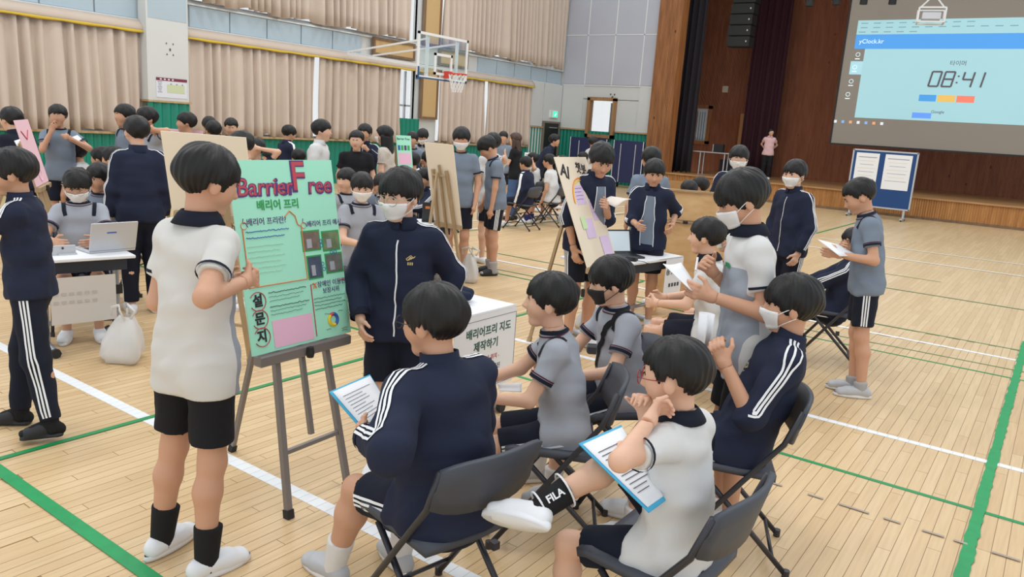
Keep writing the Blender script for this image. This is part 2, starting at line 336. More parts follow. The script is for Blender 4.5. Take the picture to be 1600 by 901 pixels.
for y0, y1, lab in ((2.6, 9.05, 'beige curtain valance with yellow braid beside white pillar'), (9.95, 17.55, 'long beige curtain valance with yellow braid over the middle windows'), (18.4, 23.4, 'beige curtain valance with yellow braid behind the hoop')):
    t = np.linspace(0, 1, 60); yy = y0 + (y1 - y0) * t; r = tag(empty('valance', (XW, y0, 3.2)), lab, 'valance')
    wob = .012 * np.sin(yy * 5) + .01 * np.sin(yy * 13)
    MB().sheet([np.stack([.02 + 0 * t, yy - y0, .26 + 0 * t], 1), np.stack([.14 + wob, yy - y0, .14 + 0 * t], 1), np.stack([.16 + wob, yy - y0, .02 + 0 * t], 1)], .008).build('fabric', CURT2, r, True)
    MB().sheet([np.stack([.172 + wob, yy - y0, .055 + 0 * t], 1), np.stack([.174 + wob, yy - y0, .005 + .008 * np.sin(yy * 7)], 1)], .008).build('braid', YELLOW, r, True)
# door and exit sign near the corner
DARKD = mat('dark_door', srgb(34, 32, 34), .5)
r = empty('door_1', (XW + .03, 24.82, 0)); r['kind'] = 'structure'
MB().box((0, 0, 1.02), (.05, .98, 2.04)).build('door_leaf', DARKD, r); MB().box((.01, 0, 2.07), (.09, 1.12, .07)).build('door_frame', mat('frame_grey', srgb(120, 112, 100), .6), r)
for s in (-1, 1): MB().box((.01, s * .53, 1.02), (.09, .07, 2.04)).build('door_frame', mat('frame_grey', (0, 0, 0)), r)
MB().box((.05, .1, 1.88), (.05, .5, .03)).build('door_closer', ALU, r); MB().tube([(.06, -.38, .95), (.09, -.38, 1.0), (.09, -.38, 1.1), (.06, -.38, 1.15)], .012).build('handle', ALU, r)
r = tag(empty('exit_sign', (XW + .05, 24.92, 2.23)), 'small lit green exit sign above the dark door', 'sign')
MB().box((0, 0, .14), (.07, .52, .28), ch=.01).build('housing', mat('sign_white', srgb(225, 235, 230), .5), r)
MB().box((.04, .06, .14), (.01, .3, .2)).build('lit_panel', mat('exit_green', srgb(60, 215, 165), .5, emit=1.0), r)
MB().tube([(.047, .02, .08), (.047, .06, .14), (.047, .1, .17)], .018, 6).build('running_figure', mat('exit_white', srgb(240, 255, 250), .5, emit=1.0), r)
# notice sheet on the pillar
r = tag(empty('wall_notice', (-15.865, 9.52, 1.94)), 'white floor plan notice with a dark red heading on the pillar', 'notice')
MB().box((0, 0, .2), (.008, .7, .40)).build('sheet', mat('notice_white', srgb(214, 218, 228), .6), r); MB().box((.004, 0, .375), (.008, .7, .06)).build('heading_band', mat('notice_red', srgb(118, 42, 66), .6), r)
MB().box((.004, .09, .19), (.008, .40, .17)).build('plan_drawing', mat('notice_yellow', srgb(196, 206, 170), .6), r); 
for k in range(7): MB().box((.005, -.27, .32 - .035 * k), (.008, .10 - .02 * (k % 3), .008)).build('text_line', mat('notice_ink', srgb(120, 124, 150), .6), r)
for k in range(4): MB().box((.009, -.25 + .09 * k, .375), (.004, .04, .03)).build('heading_letter', mat('notice_white', (1, 1, 1)), r)
for k in range(3): MB().box((.006, -.02 + .13 * k, .285), (.008, .03, .02)).build('plan_mark', mat('notice_ink', (1, 1, 1)), r)
r = tag(empty('wall_bracket', (-15.87, 9.5, 2.95)), 'four dark anchor bolts and a socket high on the white pillar', 'bolts')
for dy, dz, s in ((-.08, .1, .03), (.07, .1, .03), (-.07, -.12, .03), (.07, -.12, .03), (0, -.02, .05)): MB().box((0, dy, dz), (.02, s * .6, s)).build('bolt', mat('bolt_dark', srgb(70, 72, 72), .5), r)

# ---- stage wall (y = YS)
w = MB(); w.box((-14.3, YS + .12, .83), (4.2, .24, 1.66)); w.box((-14.3, YS + .12, 5.6), (4.2, .24, 5.2)); w.box((-15.62, YS + .12, 2.34), (1.45, .24, 1.36)); w.box((-13.05, YS + .12, 2.34), (1.5, .24, 1.36))
wall_stage = w.build('wall_stage', WHITE); tag(wall_stage, None, None, None, 'structure')
corrug(lambda t, d: (-16.12 + 3.75 * t, YS - .005 - d), 24, 0, 1.86, 'wainscot', wall_stage)
for x0, x1 in ((-16.12, -14.98), (-13.72, -12.4)): MB().box(((x0 + x1) / 2, YS - .04, 1.885), (x1 - x0, .1, .05)).build('ledge', LEDGE, wall_stage)
xs = [-16.13, -15.2, -14.07, -12.93, -12.38]
for a, b in zip(xs[:-1], xs[1:]):
    for z0, z1, m in ((3.52, 5.26, PANELGREY), (5.28, 7.2, PANELGREY), (7.22, 8.2, PANELGREY)): MB().box(((a + b) / 2, YS - .012, (z0 + z1) / 2), (b - a - .03, .03, z1 - z0 - .02), ch=.006).build('panel', m, wall_stage)
    if not (a > -15.25 and b < -12.5): MB().box(((a + b) / 2, YS - .012, 2.70), (b - a - .02, .03, 1.58), ch=.006).build('panel', WHITE, wall_stage)
    MB().box((b, YS - .02, 5.4), (.035, .03, 3.75)).build('trim_strip', TRIM, wall_stage)
for z in (3.5, 5.27): MB().box((-14.25, YS - .02, z), (3.75, .03, .035)).build('trim_strip', TRIM, wall_stage)
r = empty('window_7', (-14.36, YS - .02, 1.66)); r['kind'] = 'structure'
for dx, dz, sx, sz in ((-.53, .68, .12, 1.42), (.53, .68, .12, 1.42), (0, .03, 1.18, .12), (0, 1.36, 1.18, .12)): MB().box((dx, -.03, dz), (sx, .2, sz)).build('window_frame', wood_mat('frame_wood', srgb(146, 108, 72), srgb(170, 130, 90), knots=False), r)
MB().box((0, .04, .7), (.95, .01, 1.25)).build('pane', glass_mat(), r)
r = tag(empty('corridor', (-14.36, 27.4, 0)), 'bright corridor with dark green board seen through the framed window', 'corridor')
MB().box((0, -.2, .06), (1.25, 1.2, .12)).build('floor_slab', WHITE, r); MB().box((0, .3, 1.95), (1.25, .1, 3.9)).build('back_wall', mat('corridor_white', srgb(228, 230, 234), .8), r); MB().box((-.33, .1, 2.1), (.85, .06, 1.75)).build('green_board', mat('corridor_board', srgb(74, 104, 116), .7, noise=.6, nscale=26), r); MB().box((.42, .1, 1.65), (.4, .3, 1.7)).build('orange_cabinet', mat('corridor_orange', srgb(214, 150, 120), .7), r)
r = tag(empty('wall_bracket', (-13.98, YS - .035, 3.1)), 'dark bolts and socket above the framed window', 'bolts')
for dx, dz, s in ((-.08, .1, .05), (.08, .1, .05), (-.08, -.1, .05), (.08, -.1, .05), (0, 0, .07)): MB().box((dx, 0, dz), (s * .7, .02, s)).build('bolt', mat('bolt_dark', (0, 0, 0)), r)
# proscenium, stage floor, back wall
SLATS = wood_mat('stage_slats', srgb(146, 92, 52), srgb(186, 126, 76), slat=9, rough=.45); SLATD = wood_mat('stage_back_slats', srgb(136, 78, 50), srgb(164, 100, 66), slat=9, rough=.5); STAGEF = wood_mat('stage_front_wood', srgb(176, 120, 66), srgb(208, 150, 90), slat=5, rough=.4); STAGET = wood_mat('stage_top_wood', srgb(168, 126, 82), srgb(192, 148, 100), axis=1, knots=False, rough=.35)
pro = MB(); pro.box((-11.97, YS + .1, 4.1), (.86, .5, 8.2)); tag(pro.build('wall_proscenium', SLATS), None, None, None, 'structure')
tag(MB().box((-4.5, 28.0, .31), (14.1, 5.6, .62)).build('stage_platform', STAGET), None, None, None, 'structure')
sf = bpy.data.objects['stage_platform']
MB().box((-4.5, 25.17, .295), (14.1, .06, .59)).build('front_boards', STAGEF, sf); MB().box((-4.5, 25.16, .035), (14.1, .09, .07)).build('toe_board', BROWN, sf); MB().box((-4.5, 25.15, .61), (14.1, .16, .05)).build('nosing', STAGET, sf)
MB().box((-10.4, 24.9, .2), (1.9, .5, .4)).build('step', STAGET, sf)
tag(MB().box((-4.5, 30.2, 4.1), (18, .2, 8.2)).build('wall_back', SLATD), None, None, None, 'structure')
tag(MB().box((-13.45, 28.2, 4.1), (.1, 4.2, 8.2)).build('wall_wing', SLATS), None, None, None, 'structure')
tag(MB().box((-4.5, 28, 8.25), (18, 5.2, .15)).build('ceiling', mat('stage_ceiling', srgb(40, 36, 36), .9)), None, None, None, 'structure')
BLK = mat('curtain_black', srgb(34, 30, 38), .95); MAR = mat('curtain_maroon', srgb(58, 24, 36), .95)
curtain(-12.0, -11.1, .63, 8.0, 'black stage leg curtain next to the wooden proscenium', 11, x=26.4, amp=.09, fold=.22, m=BLK, along='x', group='stage curtains'); curtain(-10.4, -9.1, .63, 8.0, 'dark maroon stage curtain behind the man on stage', 12, x=29.3, amp=.09, fold=.24, m=MAR, along='x', group='stage curtains')
# side room window and light door frame on the stage's back wall
r = empty('window_8', (-12.35, 30.05, 1.75)); r['kind'] = 'structure'
for dx, dz, sx, sz in ((.3, .65, .14, 1.5), (-.3, .65, .14, 1.5), (0, -.05, .74, .14), (0, 1.35, .74, .14)): MB().box((dx, 0, dz), (sx, .12, sz)).build('window_frame', SLATS, r)
MB().box((0, .02, .65), (.5, .02, 1.3)).build('pane', mat('stage_pane', srgb(196, 204, 210), .3), r)
for k in range(4): MB().box((-.2 + .1 * k, -.01, .6), (.02, .02, 1.1)).build('blind_slat', mat('blind_grey', srgb(120, 130, 136), .6), r)
MB().box((-10.62, 30.03, 1.75), (.3, .12, 2.3)).build('door_2', wood_mat('pale_door', srgb(170, 118, 72), srgb(190, 136, 86), knots=False))['kind'] = 'structure'
MB().box((-11.55, 30.07, 3.8), (.22, .05, .24)).build('trim_1', mat('box_cream', srgb(190, 180, 160), .6))['kind'] = 'structure'
# ================================================================== PEOPLE: smooth-blended bodies meshed with surface nets
def nrm(v): v = np.asarray(v, float); return v / (np.linalg.norm(v) + 1e-12)
class SDF:
    def __init__(s): s.p = []; s.clips = []; s.wr = 0.0; s.ph = 0.0
    def cone(s, a, b, ra, rb, k=.02, side=None, clip=None, cut=False, tag_=0):
        """tapered limb a->b; ra/rb scalar or (side radius, depth radius); clip=(point, normal) keeps the -normal side"""
        a = np.asarray(a, float); b = np.asarray(b, float); ra = (ra, ra) if np.isscalar(ra) else ra; rb = (rb, rb) if np.isscalar(rb) else rb
        ax = b - a; L = np.linalg.norm(ax); axn = ax / L if L > 1e-6 else np.array([0, 0, 1.0])
        sd = np.array([1.0, 0, 0]) if side is None else np.asarray(side, float); sd = sd - axn * (sd @ axn)
        if np.linalg.norm(sd) < 1e-4: sd = np.array([0, 1.0, 0]) - axn * axn[1]
        sd = nrm(sd); s.p.append((a, axn, max(L, 1e-6), ra, rb, sd, np.cross(axn, sd), k, clip, cut)); return s
    def ell(s, c, r, fr, k=.02, cut=False):
        """ellipsoid with radii r along frame fr (rows)"""
        s.p.append((np.asarray(c, float), np.asarray(fr, float), tuple(r), k, cut)); return s
    def prim(s, q, X):
        if len(q) == 5:
            c, fr, r, k, cut = q; o = (X - c) @ fr.T; rr = np.array(r); n = np.sqrt(((o / rr) ** 2).sum(1)); return (n - 1) * min(r) * (1 if n.size == 0 else 1), k, cut
        a, axn, L, ra, rb, sd, fd, k, clip, cut = q
        o = X - a; t = np.clip((o @ axn) / L, 0, 1); o = o - t[:, None] * axn * L
        rx = ra[0] + (rb[0] - ra[0]) * t; ry = ra[1] + (rb[1] - ra[1]) * t; rz = np.minimum(rx, ry)
        ox, oy, oz = o @ sd, o @ fd, o @ axn
        d = (np.sqrt((ox / rx) ** 2 + (oy / ry) ** 2 + (oz / rz) ** 2) - 1) * rz
        if clip is not None:
            for cp, cn in (clip if isinstance(clip, list) else [clip]): d = np.maximum(d, (X - cp) @ cn)
        return d, k, cut
    def __call__(s, X):
        X = np.asarray(X, float); D = np.full(len(X), 9.0)
        for q in s.p:
            d, k, cut = s.prim(q, X)
            if cut: d = -d; h = np.maximum(k - np.abs(D - d), 0) / k; D = np.maximum(D, d) + h * h * k * .25
            else: h = np.maximum(k - np.abs(D - d), 0) / k; D = np.minimum(D, d) - h * h * k * .25
        if s.wr:                                          # cloth folds
            x, y, z = (X * 1.0).T; w = .05 * np.sin(9 * z + s.ph) + .04 * np.sin(11 * x - 7 * y + s.ph)
            a = np.sin(34 * (z + .55 * x - .4 * y + w) + s.ph); b = np.sin(27 * (.7 * z - .8 * x + .6 * y - w) + 2 * s.ph); c = np.sin(15 * (x + y * .8 + .3 * z + w))
            D = D + s.wr * (a * np.abs(b) + .7 * b * c)
        for cp, cn in s.clips: D = np.maximum(D, (X - cp) @ cn)
        return D
    def bounds(s):
        lo = np.full(3, 9e9); hi = -lo
        for q in s.p:
            if len(q) == 5: r = max(q[2]); e = [q[0]]
            else: r = max(*q[3], *q[4]); e = [q[0], q[0] + q[1] * q[2]]
            if q[-1] is True: continue
            for c in e: lo = np.minimum(lo, c - r); hi = np.maximum(hi, c + r)
        return lo - .02, hi + .02
    def grad(s, X):
        e = .004; n = len(X); Y = s(np.concatenate([X] + [X + d for d in np.eye(3) * e])); s.last = Y[:n]; return np.stack([Y[n * k:n * (k + 1)] - Y[:n] for k in (1, 2, 3)], 1) / e
    def project(s, X, it=5):
        X = np.array(X, float)
        for _ in range(it):
            g = s.grad(X); gn = np.linalg.norm(g, axis=1)[:, None] + 1e-6; st = s.last[:, None] * g / gn ** 2; l = np.linalg.norm(st, axis=1)[:, None] + 1e-9
            X = X - st * np.minimum(1, .05 / l)
        g = s.grad(X); return X, g / (np.linalg.norm(g, axis=1)[:, None] + 1e-9)
def surface(fn, lo, hi, vox):
    """naive surface nets over the blocks the surface passes"""
    lo = np.asarray(lo) - 2 * vox; n = np.ceil((np.asarray(hi) + 2 * vox - lo) / vox).astype(int) + 1; B = 6
    nb = -(-n // B); n = nb * B
    ci = np.stack(np.meshgrid(*[np.arange(m) for m in nb], indexing='ij'), -1).reshape(-1, 3)
    cd = fn(lo + (ci * B + (B - 1) / 2) * vox); act = np.abs(cd) < B * vox * 1.35 + .012
    D = np.repeat(np.repeat(np.repeat(np.where(cd < 0, -1.0, 1.0).reshape(nb), B, 0), B, 1), B, 2)
    oi = np.stack(np.meshgrid(*[np.arange(B)] * 3, indexing='ij'), -1).reshape(-1, 3)
    fi = (ci[act][:, None, :] * B + oi[None]).reshape(-1, 3); D[fi[:, 0], fi[:, 1], fi[:, 2]] = fn(lo + fi * vox)
    S = D < 0; c = np.zeros(np.array(S.shape) - 1, int)
    for dx in (0, 1):
        for dy in (0, 1):
            for dz in (0, 1): c += S[dx:S.shape[0] - 1 + dx, dy:S.shape[1] - 1 + dy, dz:S.shape[2] - 1 + dz]
    cells = np.argwhere((c > 0) & (c < 8)); idx = np.full(c.shape, -1); idx[tuple(cells.T)] = np.arange(len(cells))
    acc = np.zeros((len(cells), 3)); cnt = np.zeros(len(cells))
    for ax in range(3):
        for o1 in (0, 1):
            for o2 in (0, 1):
                a = np.zeros(3, int); a[(ax + 1) % 3] = o1; a[(ax + 2) % 3] = o2; b = a.copy(); b[ax] = 1
                p, q = cells + a, cells + b; d0 = D[tuple(p.T)]; d1 = D[tuple(q.T)]; m = (d0 < 0) != (d1 < 0); t = np.where(m, d0 / np.where(d0 == d1, 1, d0 - d1), 0)
                acc[m] += (p + (q - p) * t[:, None])[m]; cnt[m] += 1
    V = lo + acc / cnt[:, None] * vox; F = []
    for ax in range(3):
        a1, a2 = (ax + 1) % 3, (ax + 2) % 3; sh = [slice(None)] * 3; s0 = sh.copy(); s1 = sh.copy(); s0[ax] = slice(0, -1); s1[ax] = slice(1, None)
        e = np.argwhere(S[tuple(s0)] != S[tuple(s1)]); e = e[(e[:, a1] > 0) & (e[:, a2] > 0)]
        e = e[(e[:, a1] < c.shape[a1]) & (e[:, a2] < c.shape[a2])]; flip = ~S[tuple(e.T)]
        u1 = np.eye(3, dtype=int)[a1]; u2 = np.eye(3, dtype=int)[a2]
        q = np.stack([idx[tuple((e - u1 - u2).T)], idx[tuple((e - u2).T)], idx[tuple(e.T)], idx[tuple((e - u1).T)]], 1); q[flip] = q[flip][:, ::-1]; F.append(q[(q >= 0).all(1)])
    return V, np.concatenate(F)
def fast_obj(name, V, F, m, parent, attr=None):
    me = bpy.data.meshes.new(name); nf = len(F)
    me.vertices.add(len(V)); me.vertices.foreach_set('co', np.asarray(V, np.float32).ravel()); me.loops.add(nf * 4); me.loops.foreach_set('vertex_index', np.asarray(F, np.int32).ravel())
    me.polygons.add(nf); me.polygons.foreach_set('loop_start', np.arange(0, nf * 4, 4, dtype=np.int32)); me.update(calc_edges=True); me.validate()
    if attr is not None:
        at = me.attributes.new('rest', 'FLOAT_VECTOR', 'POINT'); at.data.foreach_set('vector', np.asarray(attr, np.float32).ravel())
    me.materials.append(m); me.shade_smooth(); o = bpy.data.objects.new(name, me); COL.objects.link(o); o.parent = parent; return o
def ik(a, t, l1, l2, hint):
    d = t - a; L = np.linalg.norm(d); mx = (l1 + l2) * .999
    if L > mx: t = a + d / L * mx; L = mx; d = t - a
    L = max(L, abs(l1 - l2) + .02); x = (l1 * l1 - l2 * l2 + L * L) / (2 * L); h = math.sqrt(max(l1 * l1 - x * x, 0)); dn = nrm(d)
    hp = np.asarray(hint, float); hp = nrm(hp - dn * (hp @ dn)); return a + dn * x + hp * h, t
# ---- clothing and skin materials
def cloth(name, rgb, b=.12): return mat(name, srgb(*rgb), .85, bump=b, bscale=320, noise=.05, nscale=12, spec=.25)
def skin_mat(name, rgb): return mat(name, srgb(*rgb), .5, noise=.05, nscale=9, spec=.35)
SKINS = [skin_mat('skin_%d' % i, c) for i, c in enumerate([(214, 168, 142), (204, 156, 128), (222, 178, 152), (196, 146, 118)])]
def hair_mat():
    m = bpy.data.materials.new('black_hair'); m.use_nodes = True; nt = m.node_tree; b = nt.nodes['Principled BSDF']
    b.inputs['Base Color'].default_value = (.012, .011, .012, 1); b.inputs['Roughness'].default_value = .48; b.inputs['Specular IOR Level'].default_value = .35
    at = nt.nodes.new('ShaderNodeAttribute'); at.attribute_name = 'rest'; n = nt.nodes.new('ShaderNodeTexNoise'); n.inputs['Scale'].default_value = 1.0; n.inputs['Detail'].default_value = 3
    mp = nt.nodes.new('ShaderNodeMapping'); mp.inputs['Scale'].default_value = (26, 26, 2.2); nt.links.new(at.outputs['Vector'], mp.inputs[0]); nt.links.new(mp.outputs[0], n.inputs['Vector'])
    bp = nt.nodes.new('ShaderNodeBump'); bp.inputs['Strength'].default_value = .22; bp.inputs['Distance'].default_value = .006; nt.links.new(n.outputs[0], bp.inputs['Height']); nt.links.new(bp.outputs[0], b.inputs['Normal'])
    cr = nt.nodes.new('ShaderNodeValToRGB'); cr.color_ramp.elements[0].color = (.003, .003, .0035, 1); cr.color_ramp.elements[1].color = (.014, .013, .014, 1); nt.links.new(n.outputs[0], cr.inputs[0]); nt.links.new(cr.outputs[0], b.inputs['Base Color'])
    return m
HAIR = hair_mat()
def panel_mat(name, c1, c2, mode):
    """two-tone polo: c2 on the lower front panel, c1 elsewhere; 'rest' = (side, front, up) on the torso"""
    if name in _M: return _M[name]
    m = bpy.data.materials.new(name); m.use_nodes = True; nt = m.node_tree; b = nt.nodes['Principled BSDF']; b.inputs['Roughness'].default_value = .85; b.inputs['Specular IOR Level'].default_value = .25
    at = nt.nodes.new('ShaderNodeAttribute'); at.attribute_name = 'rest'; sp = nt.nodes.new('ShaderNodeSeparateXYZ'); nt.links.new(at.outputs['Vector'], sp.inputs[0])
    g1 = nt.nodes.new('ShaderNodeMath'); g1.operation = 'GREATER_THAN'; nt.links.new(sp.outputs[1], g1.inputs[0]); g1.inputs[1].default_value = mode[0]
    g2 = nt.nodes.new('ShaderNodeMath'); g2.operation = 'LESS_THAN'; nt.links.new(sp.outputs[2], g2.inputs[0]); g2.inputs[1].default_value = mode[1]
    ab = nt.nodes.new('ShaderNodeMath'); ab.operation = 'ABSOLUTE'; nt.links.new(sp.outputs[0], ab.inputs[0]); g3 = nt.nodes.new('ShaderNodeMath'); g3.operation = 'LESS_THAN'; nt.links.new(ab.outputs[0], g3.inputs[0]); g3.inputs[1].default_value = mode[2]
    m1 = nt.nodes.new('ShaderNodeMath'); m1.operation = 'MULTIPLY'; nt.links.new(g1.outputs[0], m1.inputs[0]); nt.links.new(g2.outputs[0], m1.inputs[1]); m2 = nt.nodes.new('ShaderNodeMath'); m2.operation = 'MULTIPLY'; nt.links.new(m1.outputs[0], m2.inputs[0]); nt.links.new(g3.outputs[0], m2.inputs[1])
    mx = nt.nodes.new('ShaderNodeMix'); mx.data_type = 'RGBA'; mx.inputs[6].default_value = (*srgb(*c1), 1); mx.inputs[7].default_value = (*srgb(*c2), 1); nt.links.new(m2.outputs[0], mx.inputs[0]); nt.links.new(mx.outputs[2], b.inputs['Base Color'])
    _M[name] = m; return m
NAVY = cloth('cloth_navy', (36, 42, 63)); NAVYD = cloth('cloth_navy_dark', (28, 32, 46)); BLACKC = cloth('cloth_black', (30, 30, 34)); GREYC = cloth('cloth_grey', (164, 168, 178)); GREYB = cloth('cloth_blue_grey', (122, 134, 150)); WHITEC = cloth('cloth_white', (214, 214, 214)); PINKC = cloth('cloth_pink', (226, 188, 190)); DENIM = cloth('cloth_denim', (74, 100, 140)); TRIMR = cloth('trim_burgundy', (86, 38, 54)); STRIPEW = cloth('stripe_white', (236, 238, 242)); DRESS = mat('dress_dots', srgb(196, 186, 176), .9, noise=.35, nscale=60); CREAMC = cloth('cloth_cream', (214, 204, 186))
POLO2 = panel_mat('polo_white_grey', (211, 209, 205), (152, 156, 164), (.035, .40, .2)); POLO8 = panel_mat('polo_yoke', (214, 214, 213), (156, 164, 176), (-.01, .36, .17))
MASKW = mat('mask_white', srgb(236, 236, 236), .75, bump=.1, bscale=120); MASKB = mat('mask_black', srgb(30, 31, 34), .75); LENSW = mat('frame_silver', srgb(186, 178, 164), .3, .8); LENSB = mat('frame_dark', srgb(38, 32, 34), .35); LENSR = mat('frame_red', srgb(150, 40, 48), .4)
SHOEW = mat('shoe_white', srgb(232, 234, 238), .6); SHOEG = mat('shoe_grey', srgb(186, 188, 192), .7); SHOEB = mat('shoe_black', srgb(32, 33, 38), .6); SOCKW = cloth('sock_white', (224, 222, 220)); SOCKB = cloth('sock_black', (32, 32, 34)); SOCKG = cloth('sock_grey', (168, 168, 170)); SOCKN = cloth('sock_navy', (52, 54, 110))
EYEW = mat('eye_white', srgb(232, 228, 224), .35); EYED = mat('eye_dark', srgb(24, 18, 16), .25); LIPS = mat('lips', srgb(176, 104, 96), .5)
def ribbon(sdf, guide, w, off=.004, m=5, side=None, root=None):
    """strip of width w laid on the surface along guide points"""
    P = np.asarray(guide, float); P, N = sdf.project(P); T = np.gradient(P, axis=0); T /= np.linalg.norm(T, axis=1)[:, None] + 1e-9
    Bn = np.cross(N, T); Bn /= np.linalg.norm(Bn, axis=1)[:, None] + 1e-9; n = len(P); qs = (np.arange(m) / (m - 1) - .5) * w; X, NN = sdf.project((P[:, None] + Bn[:, None] * qs[None, :, None]).reshape(-1, 3), 2); A = (X + NN * off).reshape(n, m, 3)
    if root is not None: A = A - root
    return A
def resample(P, n):
    P = np.asarray(P, float); d = np.r_[0, np.cumsum(np.linalg.norm(np.diff(P, axis=0), axis=1))]; t = np.linspace(0, d[-1], n); return np.stack([np.interp(t, d, P[:, i]) for i in range(3)], 1)
PEOPLE = {}
def person(label, rel, at=None, h=1.65, sit=None, lean=2, side=0, twist=0, head=(0, 0, 0), L=None, R=None, FL=None, FR=None, top='tee', tm=None, bottom='shorts', bm=None, stripes=True, hair='bowl', mask=None, glasses=None, shoes=None, socks=None, sockh=.10, skin=0, curl=(.5, .5), hp=None, world=None, elbow=None, knee=None, hemd=.10, sleeve=.62, shortf=.80, build=1.0, trim=None, longhair=False, detail=None, patch=None, openj=None, shoe_kind='shoe', legs=True, sleevem=None, neckfwd=0.0, rolled=False, hairm=None):
    S = h / 1.70; Z = np.array([0, 0, 1.0])
    if hp is not None:                                   # head-top pixel with a distance: ground point and stature follow
        T0 = AT(hp[0], hp[1], hp[2]); th0 = math.radians(bearing(T0) + rel); F0 = np.array([math.cos(th0), math.sin(th0), 0]); R0_ = np.array([math.sin(th0), -math.cos(th0), 0])
        sp0 = nrm(Z * math.cos(math.radians(lean)) * math.cos(math.radians(side)) + F0 * math.sin(math.radians(lean)) + R0_ * math.sin(math.radians(side)))
        of = sp0 * .5 + nrm(sp0 * .6 + Z * .5 + F0 * (.12 + neckfwd)) * .125 + Z * .175; S = (T0[2] - (sit or 0)) / ((of[2] + .925) if not sit else of[2]); S = min(max(S, .82), 1.09)
        h = S * 1.70; rt = T0 - of * S; world = rt
    root = np.asarray(world, float) if world is not None else (G(at[0], at[1], .50) if sit else G(at[0], at[1]))
    root = np.array([root[0], root[1], 0.0]); th = math.radians(bearing(root) + rel) if True else 0
    F = np.array([math.cos(th), math.sin(th), 0]); Rt = np.array([math.sin(th), -math.cos(th), 0])
    P = root + Z * ((sit if sit else .925 * S)); la, sa = math.radians(lean), math.radians(side)
    sp = nrm(Z * math.cos(la) * math.cos(sa) + F * math.sin(la) + Rt * math.sin(sa)); tw = math.radians(twist)
    Ft = nrm(F * math.cos(tw) - Rt * math.sin(tw)); Ft = nrm(Ft - sp * (Ft @ sp)); Rr = np.cross(Ft, sp)
    N = P + sp * .50 * S; nd = nrm(sp * .6 + Z * .5 + Ft * (.12 + neckfwd)); hy_, hp_, hr_ = [math.radians(q) for q in head]
    Fh = nrm(np.array([Ft[0], Ft[1], 0]) if abs(Ft[2]) < .95 else F); Rh = np.cross(Fh, Z)
    f1 = Fh * math.cos(hy_) - Rh * math.sin(hy_); r1 = np.cross(f1, Z); hf = nrm(f1 * math.cos(hp_) - Z * math.sin(hp_)); hz = np.cross(r1, hf); hr = r1 * math.cos(hr_) - hz * math.sin(hr_); hz = np.cross(hr, hf); HF = np.stack([hr, hf, hz])
    ks = S ** .45 * 1.10; Hc = N + nd * .125 * S + hz * .028 * ks + hf * .022 * ks
    dep = DEPTH(P); near = dep < 7.6 if detail is None else detail; vb = min(max(.0026 * dep, .009), .034); vh = min(max(.0015 * dep, .0048), .02)
    hd = lambda x, y, z: Hc + (hr * x + hf * y + hz * z) * ks
    e = empty('person', root); tag(e, label, 'person'); W = lambda X: np.asarray(X) - root
    # --- joints
    def tgt(q, base):
        if q is None: return base
        if isinstance(q, list): return AT(q[0], q[1], DEPTH(N) + q[2])
        return root + Rt * q[0] + F * q[1] + Z * q[2]
    sh = {s: N - sp * .062 * S + Rr * s * .150 * S * build for s in (-1, 1)}; hip = {s: P - Z * .02 * S + Rt * s * .085 * S for s in (-1, 1)}
    el, wr, kn, an, fdir = {}, {}, {}, {}, {}
    for s, q in ((-1, L), (1, R)):
        w0 = tgt(q, sh[s] - Z * .495 * S + Rr * s * .045 * S + F * .07 * S)
        eh = -F * .6 + Rr * s * .55 - Z * .35
        if elbow and elbow.get(s) is not None: a_ = elbow[s]; eh = Rt * a_[0] + F * a_[1] + Z * a_[2]
        el[s], wr[s] = ik(sh[s], w0, .275 * S, .245 * S, eh)
    for s, q in ((-1, FL), (1, FR)):
        base = (root + Rt * s * .11 + F * .44 * S + Z * .08) if sit else (root + Rt * s * .095 * S + Z * .078 * S)
        a0 = tgt(q[:3] if isinstance(q, (tuple, list)) and q else q, base)
        if not isinstance(q, list): a0[2] = max(a0[2], .075)
        elif q[2:] and len(q) > 3 and q[3] == 'g': a0 = G(q[0], q[1], .077)
        kh = F * 1.0 + Z * (.8 if sit else 0) + Rt * s * .12
        if knee and knee.get(s) is not None: a_ = knee[s]; kh = Rt * a_[0] + F * a_[1] + Z * a_[2]
        kn[s], an[s] = ik(hip[s], a0, .425 * S, .405 * S, kh)
        fd = F + Rt * s * .16
        sd_ = nrm(an[s] - kn[s])
        if an[s][2] > .13: fd = nrm(F * .9 + nrm(an[s] - kn[s]) * .25)
        fdir[s] = nrm(fd)
    # --- body
    b = SDF(); b.cone(P, P + sp * .2 * S, (.12 * S, .09 * S), (.11 * S, .08 * S), .03, Rr); b.cone(P + sp * .2 * S, N - sp * .10 * S, (.11 * S, .08 * S), (.115 * S, .068 * S), .03, Rr)
    b.cone(sh[-1], sh[1], .034 * S, .034 * S, .03); b.cone(N - sp * .04, Hc - hz * .05 + hf * -.02, .056 * S, .050 * S, .035)
    head_s = SDF(); hs_ = head_s
    def headp(t):
        t.ell(hd(0, -.012, .032), np.array([.077, .096, .088]) * ks, HF, .02); t.cone(hd(0, .022, .005), hd(0, .048, -.083), (.064 * ks, .062 * ks), (.034 * ks, .030 * ks), .035, hr)
        t.cone(hd(-.03, .045, -.02), hd(.03, .045, -.02), .036 * ks, .036 * ks, .03)
        if near:
            for s in (-1, 1): t.ell(hd(s * .030, .098, .010), np.array([.017, .012, .010]) * ks, HF, .014, cut=True)
        t.cone(hd(0, .086, .012), hd(0, .101, -.022), .006 * ks, .0115 * ks, .014); t.cone(hd(-.009, .090, -.026), hd(.009, .090, -.026), .008 * ks, .008 * ks, .01)
        t.ell(hd(0, .076, -.052), np.array([.020, .012, .010]) * ks, HF, .012)
